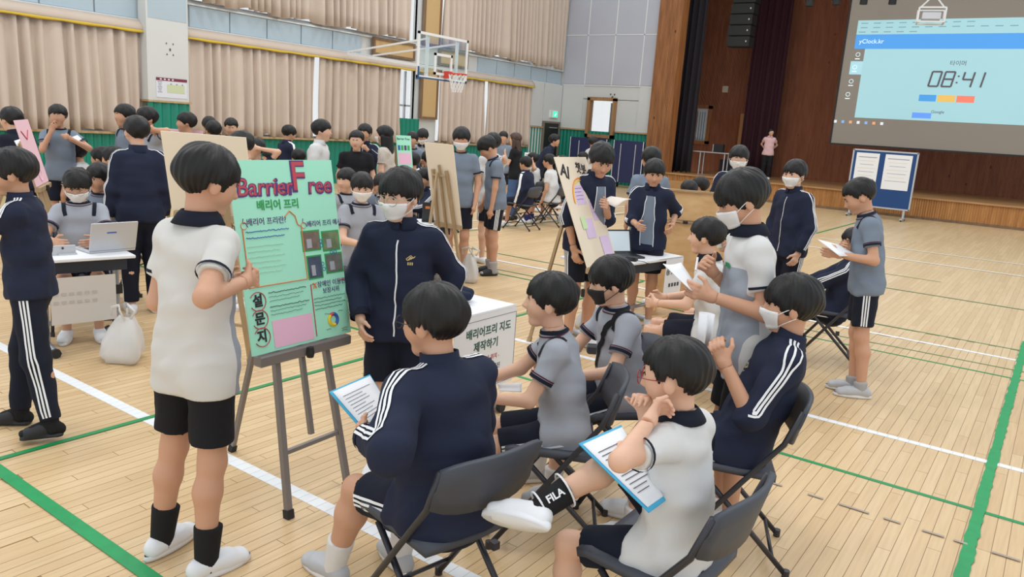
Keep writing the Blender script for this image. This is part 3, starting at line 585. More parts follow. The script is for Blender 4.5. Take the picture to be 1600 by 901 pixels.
        for s in (-1, 1): t.ell(hd(s * .078, -.006, -.004), np.array([.010, .020, .031]) * ks, np.stack([nrm(hr * 1 - hf * s * .35), nrm(hf + hr * s * .35), hz]), .008)
    for s in (-1, 1):
        b.cone(sh[s], el[s], .040 * S * build, .038 * S * build, .02); b.cone(el[s], wr[s], .038 * S * build, .026 * S, .015)
        if legs:
            b.cone(hip[s], kn[s], .075 * S * build, .052 * S, .03); m_ = kn[s] + (an[s] - kn[s]) * .3 - nrm(np.cross(np.cross(an[s] - kn[s], fdir[s]), an[s] - kn[s])) * .012
            b.cone(kn[s], m_, .051 * S, .053 * S * build, .03); b.cone(m_, an[s], .053 * S * build, .034 * S, .03)
    def handp(t, s, full):
        d = nrm(wr[s] - el[s]); up_ = Z - d * (Z @ d)
        if np.linalg.norm(up_) < .35: up_ = F - d * (F @ d)
        up_ = nrm(up_); ac = up_; pn = np.cross(d, ac)         # thumb side = up/front
        inw = -Rr * s; inw = inw - d * (inw @ d); inw = nrm(inw)
        pn = inw if abs(inw @ pn) > .3 else pn; pn = nrm(pn - ac * (pn @ ac)); pm_ = wr[s] + d * .045 * S; cu_ = curl[0 if s < 0 else 1]
        t.cone(wr[s] + d * .005, wr[s] + d * .078 * S, (.025 * S, .017 * S), (.036 * S, .013 * S), .02, ac)
        if not full: t.cone(wr[s] + d * .07 * S, wr[s] + d * .13 * S + pn * .05 * cu_, (.034 * S, .013 * S), (.026 * S, .011 * S), .02, ac); t.cone(wr[s] + d * .02 + ac * .02, wr[s] + d * .075 * S + ac * .045 * S + pn * .02, .012 * S, .009 * S, .012); return
        for j, (o_, ln) in enumerate(((.029, .066), (.0095, .075), (-.0105, .071), (-.029, .056))):
            p0 = wr[s] + (d * .078 + ac * o_ * .95) * S; a1 = cu_ * 1.0; d1 = d * math.cos(a1) + pn * math.sin(a1) + ac * o_ * 2.2 * (1 - min(1, cu_)); d1 = nrm(d1); p1 = p0 + d1 * ln * .52 * S
            a2 = cu_ * 2.1; d2 = nrm(d * math.cos(a2) + pn * math.sin(a2)); p2 = p1 + d2 * ln * .5 * S
            t.cone(p0 - d1 * .012, p1, .0095 * S, .0085 * S, .006); t.cone(p1, p2, .0085 * S, .0068 * S, .004)
        p0 = wr[s] + (d * .022 + ac * .024) * S; d1 = nrm(d * .65 + ac * .75 + pn * .25); p1 = p0 + d1 * .045 * S; p2 = p1 + nrm(d * .9 + pn * (.3 + .5 * cu_) + ac * .2) * .035 * S
        t.cone(p0, p1, .013 * S, .0105 * S, .012); t.cone(p1, p2, .0100 * S, .0078 * S, .005)
    sk = SKINS[skin % 4]; pieces = []
    if near:
        hp0 = SDF(); hp0.p = list(b.p[3:4]); headp(hp0); ncut = N + nd * .035; hp0.clips.append((ncut, -nd)); lo, hi = hp0.bounds(); pieces.append(surface(hp0, lo, hi, vh))
        for s in (-1, 1):
            hs = SDF(); hs.cone(el[s], wr[s], .038 * S * build, .026 * S, .015); handp(hs, s, True); dd = nrm(wr[s] - el[s]); hs.clips.append((wr[s] - dd * .02, -dd)); lo, hi = hs.bounds(); lo = np.minimum(wr[s], lo); 
            lo = wr[s] - .2; hi = wr[s] + .2; pieces.append(surface(hs, lo, hi, min(vh, .0046)))
        bb = SDF(); bb.p = list(b.p)
        cutn = lambda X: np.maximum.reduce([bb(X), np.where(((X - Hc) ** 2).sum(1) < .05, (X - ncut - nd * .004) @ nd, -9)] + [np.where(((X - wr[s]) ** 2).sum(1) < .03, (X - wr[s] + nrm(wr[s] - el[s]) * .017) @ nrm(wr[s] - el[s]), -9) for s in (-1, 1)])
        lo, hi = b.bounds(); pieces.append(surface(cutn, lo, hi, vb)); hsd = hp0
    else:
        headp(b)
        for s in (-1, 1): handp(b, s, False)
        lo, hi = b.bounds(); pieces.append(surface(b, lo, hi, vb if dep > 12 else vb * .75)); hsd = SDF(); headp(hsd)
    Vs, Fs, o_ = [], [], 0
    for V, Fq in pieces: Vs.append(V); Fs.append(Fq + o_); o_ += len(V)
    body = fast_obj('body', W(np.concatenate(Vs)), np.concatenate(Fs), sk, e)
    # --- hair
    rs = np.random.RandomState(abs(hash(label)) % 9999 if False else sum(map(ord, label)) % 9973); ph = rs.uniform(0, 6, 6)
    if hair:
        angs = np.radians([0, 35, 55, 72, 84, 100, 125, 150, 180]); fr = {'bowl': .036, 'short': .058, 'fringe': .022, 'woman': .05}.get(hair, .036)
        zb = {'bowl': [fr, fr - .004, .012, -.030, -.012, .012, -.035, -.062, -.072], 'short': [fr, fr, .045, .0, .015, .03, -.015, -.05, -.06], 'fringe': [fr, fr, .008, -.03, -.025, -.02, -.05, -.068, -.078], 'woman': [.062, .06, .02, -.07, -.11, -.13, -.15, -.16, -.16]}[hair]
        def hfn(X):
            q = (X - Hc) @ HF.T / ks; x, y, z = q.T; a = np.abs(np.arctan2(x, y)); zz = np.interp(a, angs, zb)
            c = q - np.array([0, -.016, .038]); puff = .003 * np.sin(7 * np.arctan2(x, y) + ph[0]) * np.sin(3 * z * 20 + ph[1]) + (.0014 * np.sin(31 * np.arctan2(x, y) + ph[2] + 20 * z) if near else 0)
            n = np.sqrt((c[:, 0] / .0955) ** 2 + (c[:, 1] / .1145) ** 2 + (c[:, 2] / (.102)) ** 2); low = np.clip(-z / .08, 0, 1); d = (n - 1) * .093 - puff + low * .010 * (y < .03)
            lock = .007 * np.sin(23 * np.arctan2(x, y) + ph[3]) + .004 * np.sin(41 * np.arctan2(x, y) + ph[4]); ed = (zz + lock * (1 if near else .4) - z) * .8
            return np.maximum(d, ed) * ks
        ex = .16 * ks; V, Fq = surface(hfn, Hc - ex, Hc + ex, vh * 1.05 if near else min(vh, .016)); q = (V - Hc) @ HF.T / ks
        rest = np.stack([np.arctan2(q[:, 0], q[:, 1]) * .45, q[:, 1], q[:, 2] * 2], 1); rest[:, 0] += q[:, 0] * 2
        fast_obj('hair', W(V), Fq, hairm or HAIR, e, rest)
        if longhair:
            lh = SDF(); bk = hd(0, -.07, -.02); dn = nrm(-Z - Ft * .12); lh.cone(bk, bk + dn * .3 * S, (.088, .05), (.10, .035), .03, Rr); lh.cone(hd(-.075, -.01, .0), hd(-.085, .0, -.2) - Ft * .01, (.03, .04), (.03, .03), .04); lh.cone(hd(.075, -.01, .0), hd(.085, .0, -.2) - Ft * .01, (.03, .04), (.03, .03), .04)
            lo, hi = lh.bounds(); V, Fq = surface(lh, lo, hi, max(vh, .01)); fast_obj('long_hair', W(V), Fq, hairm or HAIR, e, V * 2)
    # --- face
    if dep < 14:
        for s in (-1, 1):
            if near:
                c, n_ = hsd.project(np.array([hd(s * .031, .1, .010)])); c = c[0]; ey = MB(); U = np.linspace(0, 2 * math.pi, 13)[:-1]
                A = [[c + (hr * math.cos(t) * .0145 * r + hz * math.sin(t) * .0058 * r) * ks + hf * (.0035 - .002 * r * r) for t in U] for r in (1.0, .6, .05)]
                eo = MB().grid(W(np.array(A)), closed=True).build('eye', EYEW, e, True); A2 = [[c + (hr * math.cos(t) + hz * math.sin(t) * .95) * .0056 * r * ks + hf * (.0052 - .001 * r) for t in U] for r in (1.0, .05)]; MB().grid(W(np.array(A2)), closed=True).build('iris', EYED, eo)
                lid = [c + (hr * q * .0155 + hz * (.0062 - .0035 * q * q)) * ks + hf * .004 for q in np.linspace(-1, 1, 7)]; MB().tube(W(lid), .0016, 5).build('eyelid', EYED, eo)
            g = [hd(s * x, .11, .031 + .004 * (1 - abs(x - .032) * 40)) for x in (.012, .022, .034, .046)]; A = ribbon(hsd, resample(g, 6), .0065, .0022, 3, root=root); MB().grid(A).build('eyebrow', HAIR, e)
        if not mask:
            g = [hd(x, .11, -.053 - .002 * abs(x) * 40) for x in (-.021, -.01, 0, .01, .021)]; A = ribbon(hsd, resample(g, 9), .011, .0012, 4, root=root); MB().grid(A).build('mouth', LIPS, e, True)
    if mask:
        A = []
        for v in np.linspace(0, 1, 9):
            row = []
            for u in np.linspace(-1, 1, 15):
                a = u * (1.02 - .18 * v * v); zc = -.004 - .083 * v + .012 * abs(u) ** 2 * (v - .35); R0 = .125
                row.append(hd(R0 * math.sin(a), .0 + R0 * math.cos(a), zc))
            A.append(row)
        A = np.array(A); sh_ = A.shape; d = A.reshape(-1, 3); cen = hd(0, .005, -.03); dirn = cen - d; dirn -= np.outer(dirn @ hz, hz); dirn /= np.linalg.norm(dirn, axis=1)[:, None]; X = d.copy()
        for _ in range(14): X = X + dirn * np.minimum(hsd(X) - .006, .03)[:, None] * .8
        X = X.reshape(sh_)
        for _ in range(2): X[1:-1, 1:-1] = .5 * X[1:-1, 1:-1] + .125 * (X[:-2, 1:-1] + X[2:, 1:-1] + X[1:-1, :-2] + X[1:-1, 2:])
        X[:, :] += hf * .004; MM = MASKB if mask == 'b' else MASKW; mo = MB().sheet(W(X), .0025).build('face_mask', MM, e, True)
        if dep < 10:
            for s in (-1, 1):
                col = 0 if s < 0 else -1
                for iv, ez in ((1, .018), (7, -.028)):
                    g = resample([X[iv, col], (X[iv, col] + hd(s * .09, .0, ez)) / 2 + hr * s * .006, hd(s * .084, -.016, ez)], 6); MB().tube(W(g), .0018, 5).build('ear_loop', MM, mo)
    if glasses:
        gm = {'s': LENSW, 'b': LENSB, 'r': LENSR}[glasses]; go = None
        for s in (-1, 1):
            c = hd(s * .033, .105, .006); pts = [c + (hr * math.cos(t) * .025 + hz * math.sin(t) * .021 - hf * abs(math.cos(t)) * .003 * (1 if math.cos(t) * s > 0 else 0)) * ks for t in np.linspace(0, 2 * math.pi, 21)]
            mb = MB().tube(W(pts), .0017, 6, cap=False)
            if go is None: go = mb.build('glasses', gm, e, True)
            else: mb.build('rim', gm, go, True)
            MB().tube(W([hd(s * .057, .101, .012), hd(s * .082, .06, .012), hd(s * .084, -.01, .008)]), .0016, 6).build('temple', gm, go, True)
        MB().tube(W([hd(-.009, .107, .01), hd(0, .109, .013), hd(.009, .107, .01)]), .0015, 6).build('bridge', gm, go, True)
    # --- top
    g = SDF(); jk = top == 'jacket'; loose = .012 if jk else .006; hem = P - sp * (hemd if not sit else min(hemd, .085)) * S
    if sit and hem[2] < .43: hem = P - sp * .05 * S
    cl = (hem, -sp); B_ = build
    g.cone(P - sp * .12 * S, P + sp * .2 * S, ((.163 + loose) * S * B_, (.122 + loose) * S * B_), ((.150 + loose) * S * B_, (.112 + loose) * S * B_), .03, Rr, cl)
    g.cone(P + sp * .2 * S, N - sp * .12 * S, ((.150 + loose) * S * B_, (.112 + loose) * S * B_), ((.152 + loose) * S * B_, (.104 + loose) * S * B_), .04, Rr, cl)
    g.cone(sh[-1] + Rr * .012 + sp * .004, sh[1] - Rr * .012 + sp * .004, (.048 + loose) * S, (.048 + loose) * S, .05); nt_ = (N + nd * .022 * S, nd); g.cone(N - sp * .06 * S, N + nd * .03 * S, (.085 * S, .07 * S), (.062 * S, .06 * S), .05, Rr, nt_)
    slv = {}
    for s in (-1, 1):
        f = 1.0 if jk else sleeve; ax = nrm(el[s] - sh[s]); ends = sh[s] + (el[s] - sh[s]) * f; wid = .052 + loose if jk else .058
        if f < .99: g.cone(sh[s], el[s], wid * S * B_, (wid - .004) * S * B_, .035, None, (ends, ax))
        else: g.cone(sh[s], el[s], wid * S * B_, (.050 + loose) * S * B_, .035)
        slv[s] = SDF(); slv[s].p = [(*g.p[-1][:8], None, False)]
        if jk:
            a2 = nrm(wr[s] - el[s]); ce = el[s] + (wr[s] - el[s]) * (rolled if isinstance(rolled, float) else .93); g.cone(el[s], wr[s], (.050 + loose) * S * B_, (.036 + loose) * S, .03, None, (ce, a2))
    qp = SDF(); qp.cone(P - sp * .05 * S, P + sp * .07 * S, (.168 * S * B_, .131 * S * B_), (.152 * S * B_, .120 * S * B_), .04, Rr, cl)
    for s in (-1, 1): qp.cone(hip[s], hip[s] + (kn[s] - hip[s]) * (.25 if sit else .4), .109 * S * B_, .106 * S * B_, .035, None, [cl] + ([(P + F * .13 * S, F)] if sit else []))
    g.p = qp.p + g.p
    g.wr = .005 if dep < 10 else .006; g.ph = ph[0]; lo, hi = g.bounds(); V, Fq = surface(g, lo, hi, vb * .9); rest = (V - P) @ np.stack([Rr, Ft, sp]).T / S
    if tm is None: tm = NAVY if jk else GREYC
    shirt = fast_obj('jacket' if jk else 'shirt', W(V), Fq, tm, e, rest)
    if sit or hemd: pass
    fore = {s: SDF().cone(el[s], wr[s], (.050 + loose) * S * B_, (.036 + loose) * S, .03) for s in (-1, 1)}
    def band(c, ax, r, w, m, name, parent=shirt, off=.004, sdf=g, n=22, half=None):
        ax = nrm(ax); s1 = nrm(np.cross(ax, [.3, .2, .93])); s2 = np.cross(ax, s1); a = np.linspace(0, 2 * math.pi, n + 1); gd = np.array([c + (s1 * math.cos(t) + s2 * math.sin(t)) * r for t in a])
        X = []
        for dq in (-w / 2, 0, w / 2):
            Y = gd + ax * dq; cc = c + ax * dq
            for _ in range(8):
                dv = Y - cc; dn_ = dv / (np.linalg.norm(dv, axis=1)[:, None] + 1e-9); Y = Y - dn_ * np.clip(sdf(Y), -.03, .03)[:, None] * .8
            dv = Y - cc; X.append(Y + dv / (np.linalg.norm(dv, axis=1)[:, None] + 1e-9) * off)
        MB().grid(W(np.array(X))).build(name, m, parent, True)
    small = dep > 12
    if jk:
        A = []
        for q, (rx, ry) in ((-.012, (.086, .080)), (.02, (.073, .068)), (.055, (.071, .066))):
            A.append([N + nd * q * S + (Rr * math.sin(t) * rx + Ft * (math.cos(t) * ry + .006)) * S for t in np.linspace(.25 if openj else .08, 2 * math.pi - (.25 if openj else .08), 22)])
        MB().sheet(W(np.array(A)), .006).build('collar', tm, shirt, True)
        if stripes and dep < 16:
            for s in (-1, 1):
                for k_ in ((-1, 0, 1) if not small else (0,)):
                    gd = []; ax1 = nrm(el[s] - sh[s]); o1 = nrm(Rr * s * .75 + sp * .55 - Ft * .15); o1 = nrm(o1 - ax1 * (o1 @ ax1)); bi = np.cross(ax1, o1) * s
                    ax2 = nrm(wr[s] - el[s]); o2 = o1 - ax2 * (o1 @ ax2); o2 = nrm(o2) if np.linalg.norm(o2) > .2 else nrm(np.cross(ax2, bi)); bi2 = np.cross(ax2, o2) * s; sx = k_ * .0165 * S
                    gd.append(N + Rr * s * .075 * S + sp * .02 - Ft * sx); gd.append(sh[s] - Rr * s * .02 + sp * .07 * S - Ft * sx * s * s)
                    for t in (.2, .45, .7, .95): gd.append(sh[s] + (el[s] - sh[s]) * t + o1 * .068 * S + bi * sx)
                    for t in ((max(.02, rolled - .08),) if isinstance(rolled, float) else (.15, .4, .65, .88)): gd.append(el[s] + (wr[s] - el[s]) * t + o2 * .056 * S + bi2 * sx)
                    A = ribbon(g, resample(gd, 26 if not small else 12), (.0095 if not small else .045) * S, .0045, 3, root=root); MB().grid(A).build('sleeve_stripe', STRIPEW, shirt, True)
        if not openj and dep < 16 and openj is not False:
            gd = [P + sp * q * S + Ft * .14 for q in np.linspace(.47, -.06 if not sit else .02, 14)]; A = ribbon(g, gd, .007 * S if not small else .012, .004, 3, root=root); MB().grid(A).build('zip', mat('zip_silver', srgb(206, 206, 206), .5), shirt)
        for s in (-1, 1):
            if not small and not isinstance(rolled, float): band(el[s] + (wr[s] - el[s]) * .885, wr[s] - el[s], .06, .035, NAVYD, 'cuff', sdf=fore[s])
        if openj:
            A = [[P + sp * z * S + Ft * .16 + Rr * x * S for x in np.linspace(-1, 1, 9) * (.045 + .055 * (.5 - z))] for z in np.linspace(.46, -.04, 12)]; sh0 = np.array(A).shape; X, NN = g.project(np.array(A).reshape(-1, 3)); MB().grid(W((X + NN * .005).reshape(sh0))).build('inner_shirt', openj, shirt, True)
            for s in (-1, 1):
                gd = [P + sp * z * S + Ft * .16 + Rr * s * (.045 + .055 * (.5 - z)) * S for z in np.linspace(.46, -.06, 12)]; A = ribbon(g, gd, .007 * S, .007, 3, root=root); MB().grid(A).build('zip', STRIPEW, shirt)
    else:
        if top == 'polo':
            A = []
            for q, (rx, ry) in ((.048, (.066, .064)), (.035, (.076, .076)), (-.004, (.104, .092))): A.append([N + nd * q * S + (Rr * math.sin(t) * rx + Ft * (math.cos(t) * ry + .004)) * S for t in np.linspace(.2, 2 * math.pi - .2, 24)])
            A = np.array(A); d_ = g(A.reshape(-1, 3)).reshape(A.shape[:2]); 
            A[2] += nd * np.clip(.006 - d_[2], 0, .03)[:, None]; MB().sheet(W(A), .005).build('collar', trim or NAVYD, shirt, True)
        elif dep < 14:
            band(N + nd * .017 * S, nd, .07, .016, trim or NAVYD, 'neck_trim')
            if trim is None and near: band(N + nd * .004 * S, nd + Ft * .1, .08, .005, TRIMR, 'neck_trim')
        if dep < 13 and sleeve < .99:
            for s in (-1, 1):
                ax = nrm(el[s] - sh[s]); c = sh[s] + (el[s] - sh[s]) * (sleeve - .055); band(c, ax, .07, .012 if top == 'polo' else .016, sleevem or NAVYD, 'sleeve_trim', sdf=slv[s], off=.0075)
                if top == 'tee' and near and trim is None: band(c - ax * .014, ax, .07, .006, TRIMR, 'sleeve_trim', sdf=slv[s], off=.0078)
        if patch and dep < 12:
            for s in (-1, 1):
                gd = [N + Rr * s * (.115 - .01 * q) * S + sp * (.0 - .03) + Ft * q * .1 * S for q in (1.15, .8, .4, 0, -.3)]; gd[0] = gd[0] - sp * .045 * S; gd[1] = gd[1] - sp * .03; gd[2] = gd[2] + sp * .02
                A = ribbon(g, resample(gd, 12), .032 * S, .0045, 4, root=root); MB().grid(A).build('shoulder_patch', NAVYD, shirt, True)
    # --- bottom
    q = SDF(); bmx = bm or NAVYD
    if bottom == 'dress':
        q.cone(P + sp * .12 * S, P - Z * .48 * S, (.15 * S, .12 * S), (.22 * S, .19 * S), .02, Rr, [(P - Z * .44 * S, -Z)])
    else:
        q.cone(P - sp * .05 * S, P + sp * .07 * S, (.155 * S * B_, .118 * S * B_), (.140 * S * B_, .108 * S * B_), .04, Rr)
        for s in (-1, 1):
            ax = nrm(kn[s] - hip[s]); f = shortf if bottom == 'shorts' else 1.2; q.cone(hip[s], hip[s] + (kn[s] - hip[s]) * 1.0, .096 * S * B_, (.080 if bottom == 'shorts' else .079) * S, .035, None, (hip[s] + (kn[s] - hip[s]) * f, ax) if f < 1 else None)
            if bottom == 'pants': a2 = nrm(an[s] - kn[s]); q.cone(kn[s], an[s], .078 * S, .058 * S, .03, None, (kn[s] + (an[s] - kn[s]) * (.80 if rolled == 'leg' else .95), a2))
    q.wr = .0034; q.ph = ph[1]; lo, hi = q.bounds(); V, Fq = surface(q, lo, hi, vb * .9); bo = fast_obj('skirt' if bottom == 'dress' else ('trousers' if bottom == 'pants' else 'shorts'), W(V), Fq, bmx, e)
    if stripes and bottom != 'dress' and dep < 13 and stripes != 'top':
        for s in (-1, 1):
            for k_ in (-1, 0, 1):
                ax = nrm(kn[s] - hip[s]); o1 = nrm(Rt * s - ax * (Rt @ ax) * s); bi = np.cross(ax, o1); sx = k_ * .0185 * S; gd = [hip[s] + (kn[s] - hip[s]) * t + o1 * .09 * S + bi * sx for t in np.linspace(.02, (shortf - .02) if bottom == 'shorts' else .98, 8)]
                if bottom == 'pants':
                    ax2 = nrm(an[s] - kn[s]); o2 = nrm(o1 - ax2 * (o1 @ ax2)); b2 = np.cross(ax2, o2); gd += [kn[s] + (an[s] - kn[s]) * t + o2 * .065 * S + b2 * sx for t in np.linspace(.1, .76 if rolled == 'leg' else .9, 8)]
                A = ribbon(q, resample(gd, 18), .0105 * S, .0045, 3, root=root); MB().grid(A).build('side_stripe', STRIPEW, bo, True)
    # --- socks and shoes
    if legs:
        sm = shoes or SHOEW
        for s in (-1, 1):
            fd = fdir[s]; A_ = an[s]; up_ = nrm(kn[s] - A_); fl = A_[2] > .13
            fu = Z if not fl else nrm(up_ - fd * (up_ @ fd)); sd_ = nrm(np.cross(fd, fu)); toe = A_ + fd * .155 * S - fu * (.045 if not fl else .05); heel = A_ - fd * .045 * S - fu * .035
            base = A_ - fu * .076
            if socks is not None:
                so = SDF(); so.cone(A_ - fu * .03, A_ + up_ * (sockh + .05), .045 * S, .060 * S, .01, None, (A_ + up_ * sockh, up_)); lo, hi = so.bounds(); V, Fq = surface(so, lo, hi, min(vb, .014)); fast_obj('sock', W(V), Fq, socks, e)
            f_ = SDF(); lowc = (base, -fu)
            if shoe_kind == 'slide':
                f_.cone(heel - fu * .028, toe - fu * .022, (.046 * S, .016), (.052 * S, .015), .01, sd_, lowc); f_.cone(A_ + fd * .05 * S - fu * .03, A_ + fd * .125 * S - fu * .045, (.05 * S, .042), (.052 * S, .03), .01, sd_, lowc)
                ft = SDF(); ft.cone(heel, toe, (.032 * S, .032), (.040 * S, .018), .02, sd_); ft.cone(A_, A_ + fd * .08 - fu * .03, .034, .03, .03); lo, hi = ft.bounds(); V, Fq = surface(ft, lo, hi, min(vb, .012)); fast_obj('foot', W(V), Fq, socks or sk, e)
            else:
                f_.cone(heel, toe, (.038 * S, .042), (.046 * S, .030), .02, sd_, lowc); f_.cone(A_ + fu * -.01, A_ + fd * .09 * S - fu * .028, (.040 * S, .040), (.043 * S, .034), .03, sd_, [lowc, (A_ + fu * -.005, fu)])
            lo, hi = f_.bounds(); V, Fq = surface(f_, lo, hi, min(vb, .013)); shoe = fast_obj('shoe' if shoe_kind != 'slide' else 'slide_sandal', W(V), Fq, sm, e)
            if near and shoe_kind != 'slide':
                a = np.linspace(0, 2 * math.pi, 25)[:-1]; mid = (heel + toe) / 2; Lh = np.linalg.norm(toe - heel) / 2 + .044 * S; ring = lambda k, dz: [base + (mid - A_) @ fd * fd + fd * math.cos(t) * Lh * k + sd_ * math.sin(t) * (.043 + .006 * math.cos(t)) * S * k + fu * dz for t in a]
                MB().grid(W(np.array([ring(.2, .0), ring(1, .0), ring(1.03, .012), ring(1.0, .024)])), closed=True).build('sole', SHOEW if sm is not SHOEB else SHOEB, shoe, True)
    inf = dict(e=e, root=root, F=F, Rt=Rt, N=N, P=P, Hc=Hc, HF=HF, wr=wr, el=el, kn=kn, an=an, hip=hip, sh=sh, g=g, q=q, shirt=shirt, bo=bo, S=S, dep=dep, sp=sp, Ft=Ft, Rr=Rr, hd=hd); PEOPLE[label] = inf; return inf
# ================================================================== FURNITURE
CHAIRM = mat('chair_plastic', srgb(66, 70, 80), .55, bump=.08, bscale=300); CHAIRF = mat('chair_frame', srgb(64, 64, 70), .4, .5)
def chair_proto():
    r = empty('folding_chair')
    A = [[(x, y, .452 + .012 * abs(x) / .2 - .02 * ((y + .2) / .4 - .5) * -1 - (.012 if y > .17 else 0)) for x in np.linspace(-.205, .205, 7)] for y in (-.19, -.1, 0, .1, .17, .205)]
    MB().sheet(A, .03).build('seat', CHAIRM, r, True)
    A = [[(x, -.215 - .045 * (1 - (x / .22) ** 2) - .05 * q, .60 + .20 * q - (.02 * (x / .22) ** 4 if q > .5 else -.03 * (x / .22) ** 4)) for x in np.linspace(-.22, .22, 11)] for q in (0, .33, .66, 1)]
    MB().sheet(A, .02).build('backrest', CHAIRM, r, True)
    for s in (-1, 1):
        MB().tube([(s * .215, .25, .012), (s * .215, -.05, .42), (s * .217, -.20, .62), (s * .215, -.255, .77)], .0125).build('front_leg', CHAIRF, r, True)
        MB().tube([(s * .185, .12, .43), (s * .185, -.29, .012)], .0125).build('rear_leg', CHAIRF, r, True)
        MB().box((s * .2, -.09, .30), (.03, .03, .03)).build('hinge', CHAIRF, r)
        for y, x in ((.25, .215), (-.29, .185)): MB().tube([(s * x, y, 0), (s * x, y, .035)], .016).build('foot_cap', CHAIRF, r)
    MB().tube([(-.215, .19, .1), (.215, .19, .1)], .009).build('front_stretcher', CHAIRF, r, True); MB().tube([(-.185, -.225, .08), (.185, -.225, .08)], .009).build('rear_stretcher', CHAIRF, r, True)
    return r
_chair = chair_proto(); _cused = [False]
def chair(loc, F, label, group='folding chairs in the hall'):
    o = copy_tree(_chair) if _cused[0] else _chair; _cused[0] = True
    o.location = (loc[0], loc[1], 0); o.rotation_euler = (0, 0, math.atan2(F[1], F[0]) - math.pi / 2); tag(o, label, 'chair', group); return o
def chair_for(p, label): return chair(p['root'] + p['F'] * .05, p['F'], label)
PAPER = mat('paper', srgb(238, 240, 244), .75); INK = mat('ink', srgb(70, 72, 84), .7); CLIPB = mat('clip_blue', srgb(64, 176, 220), .45); PAPERC = mat('paper_cream', srgb(226, 216, 206), .75)
def quad_frame(c4):
    P = [np.asarray(q, float) for q in c4]; return P
def sheet_thing(name, c4, label, cat, m=PAPER, th=.003, n=6, curl=0.0, lines=0, under=None):
    """c4: TL, TR, BR, BL corner points"""
    P = [np.asarray(q, float) for q in c4]; c = sum(P) / 4; r = tag(empty(name, c), label, cat); A = np.zeros((n, n, 3)); nn = nrm(np.cross(P[1] - P[0], P[3] - P[0]))
    for i in range(n):
        for j in range(n):
            a, b = i / (n - 1), j / (n - 1); A[i, j] = (P[0] * (1 - b) + P[1] * b) * (1 - a) + (P[3] * (1 - b) + P[2] * b) * a + nn * curl * math.sin(math.pi * b) - c
    if nn @ (np.array([0, 0, CH]) - c) < 0: nn = -nn
    MB().sheet(A, th).build('sheet', m, r, True)
    if under is not None: B = (A - A.mean((0, 1))) * 1.09 + A.mean((0, 1)) - nn * .006; MB().sheet(B, .004).build('clipboard', under, r, True)
    for k in range(lines):
        a = .18 + .7 * k / max(1, lines); b0, b1 = .1, .45 + .45 * rnd(k, lines); q = lambda a_, b_: (P[0] * (1 - b_) + P[1] * b_) * (1 - a_) + (P[3] * (1 - b_) + P[2] * b_) * a_ - c + nn * (.004 + abs(curl) * math.sin(math.pi * b_))
        MB().grid([[q(a, b) for b in np.linspace(b0, b1, 6)], [q(a + .010, b) for b in np.linspace(b0, b1, 6)]]).build('text_line', INK, r)
    return r
# ---- poster boards and easels
EASELG = mat('easel_grey', srgb(132, 126, 124), .45, .3); EASELW = wood_mat('easel_wood', srgb(160, 136, 104), srgb(180, 156, 122), knots=False); RUBBER = mat('rubber', srgb(36, 36, 38), .7)
class Board:
    def __init__(s, name, BL, BR, w, h, tilt, m, label, th=.008):
        """board standing on edge BL->BR, leaning back by tilt degrees"""
        BL = np.asarray(BL, float); BR = np.asarray(BR, float); BR[2] = BL[2]; s.ex = nrm(BR - BL); s.w = w; s.h = h; nf = nrm(np.cross(s.ex, [0, 0, 1.0])); s.nf = nf
        s.ey = nrm(np.array([0, 0, 1.0]) * math.cos(math.radians(tilt)) - nf * math.sin(math.radians(tilt))); s.n = np.cross(s.ex, s.ey); s.o = BL
        s.root = tag(empty(name, BL), label, 'poster board'); s.R = np.stack([s.ex, s.ey, s.n], 1)
        MB().box(s.ex * w / 2 + s.ey * h / 2 - s.n * th / 2, (w, h, th), s.R).build('board', m, s.root)
    def p(s, u, v, d=.0015): return s.ex * u + s.ey * v + s.n * d
    def W(s, u, v, d=0): return s.o + s.p(u, v, d)
    def rect(s, u, v, w, h, m, name='patch', d=.001, th=.0015, parent=None): return MB().box(s.p(u + w / 2, v + h / 2, d), (w, h, th), s.R).build(name, m, parent or s.root)
    def stroke(s, pts, r, m, name='drawn_line', d=.002): return MB().tube([s.p(a, b, d) for a, b in pts], r, 5, flat=1).build(name, m, s.root)
    def text(s, body, u, v, size, m, shear=0, bold=0, rot=0, align='LEFT', d=.0022):
        a = math.radians(rot); ex = s.ex * math.cos(a) + s.ey * math.sin(a); ey = -s.ex * math.sin(a) + s.ey * math.cos(a); return text_mesh(body, size, m, s.root, frame_mat(s.p(u, v, d), ex, ey), 'lettering', shear, bold, align)
    def scrib(s, u, v, w, m, n=1, gap=.012, r=.0011, seed=0):
        rs = np.random.RandomState(seed)
        for k in range(n):
            t = np.linspace(0, 1, max(6, int(w / .006))); s.stroke([(u + w * q * (1 - .12 * (k % 2)), v - gap * k + rs.uniform(-.0028, .0028)) for q in t], r, m, 'handwriting')
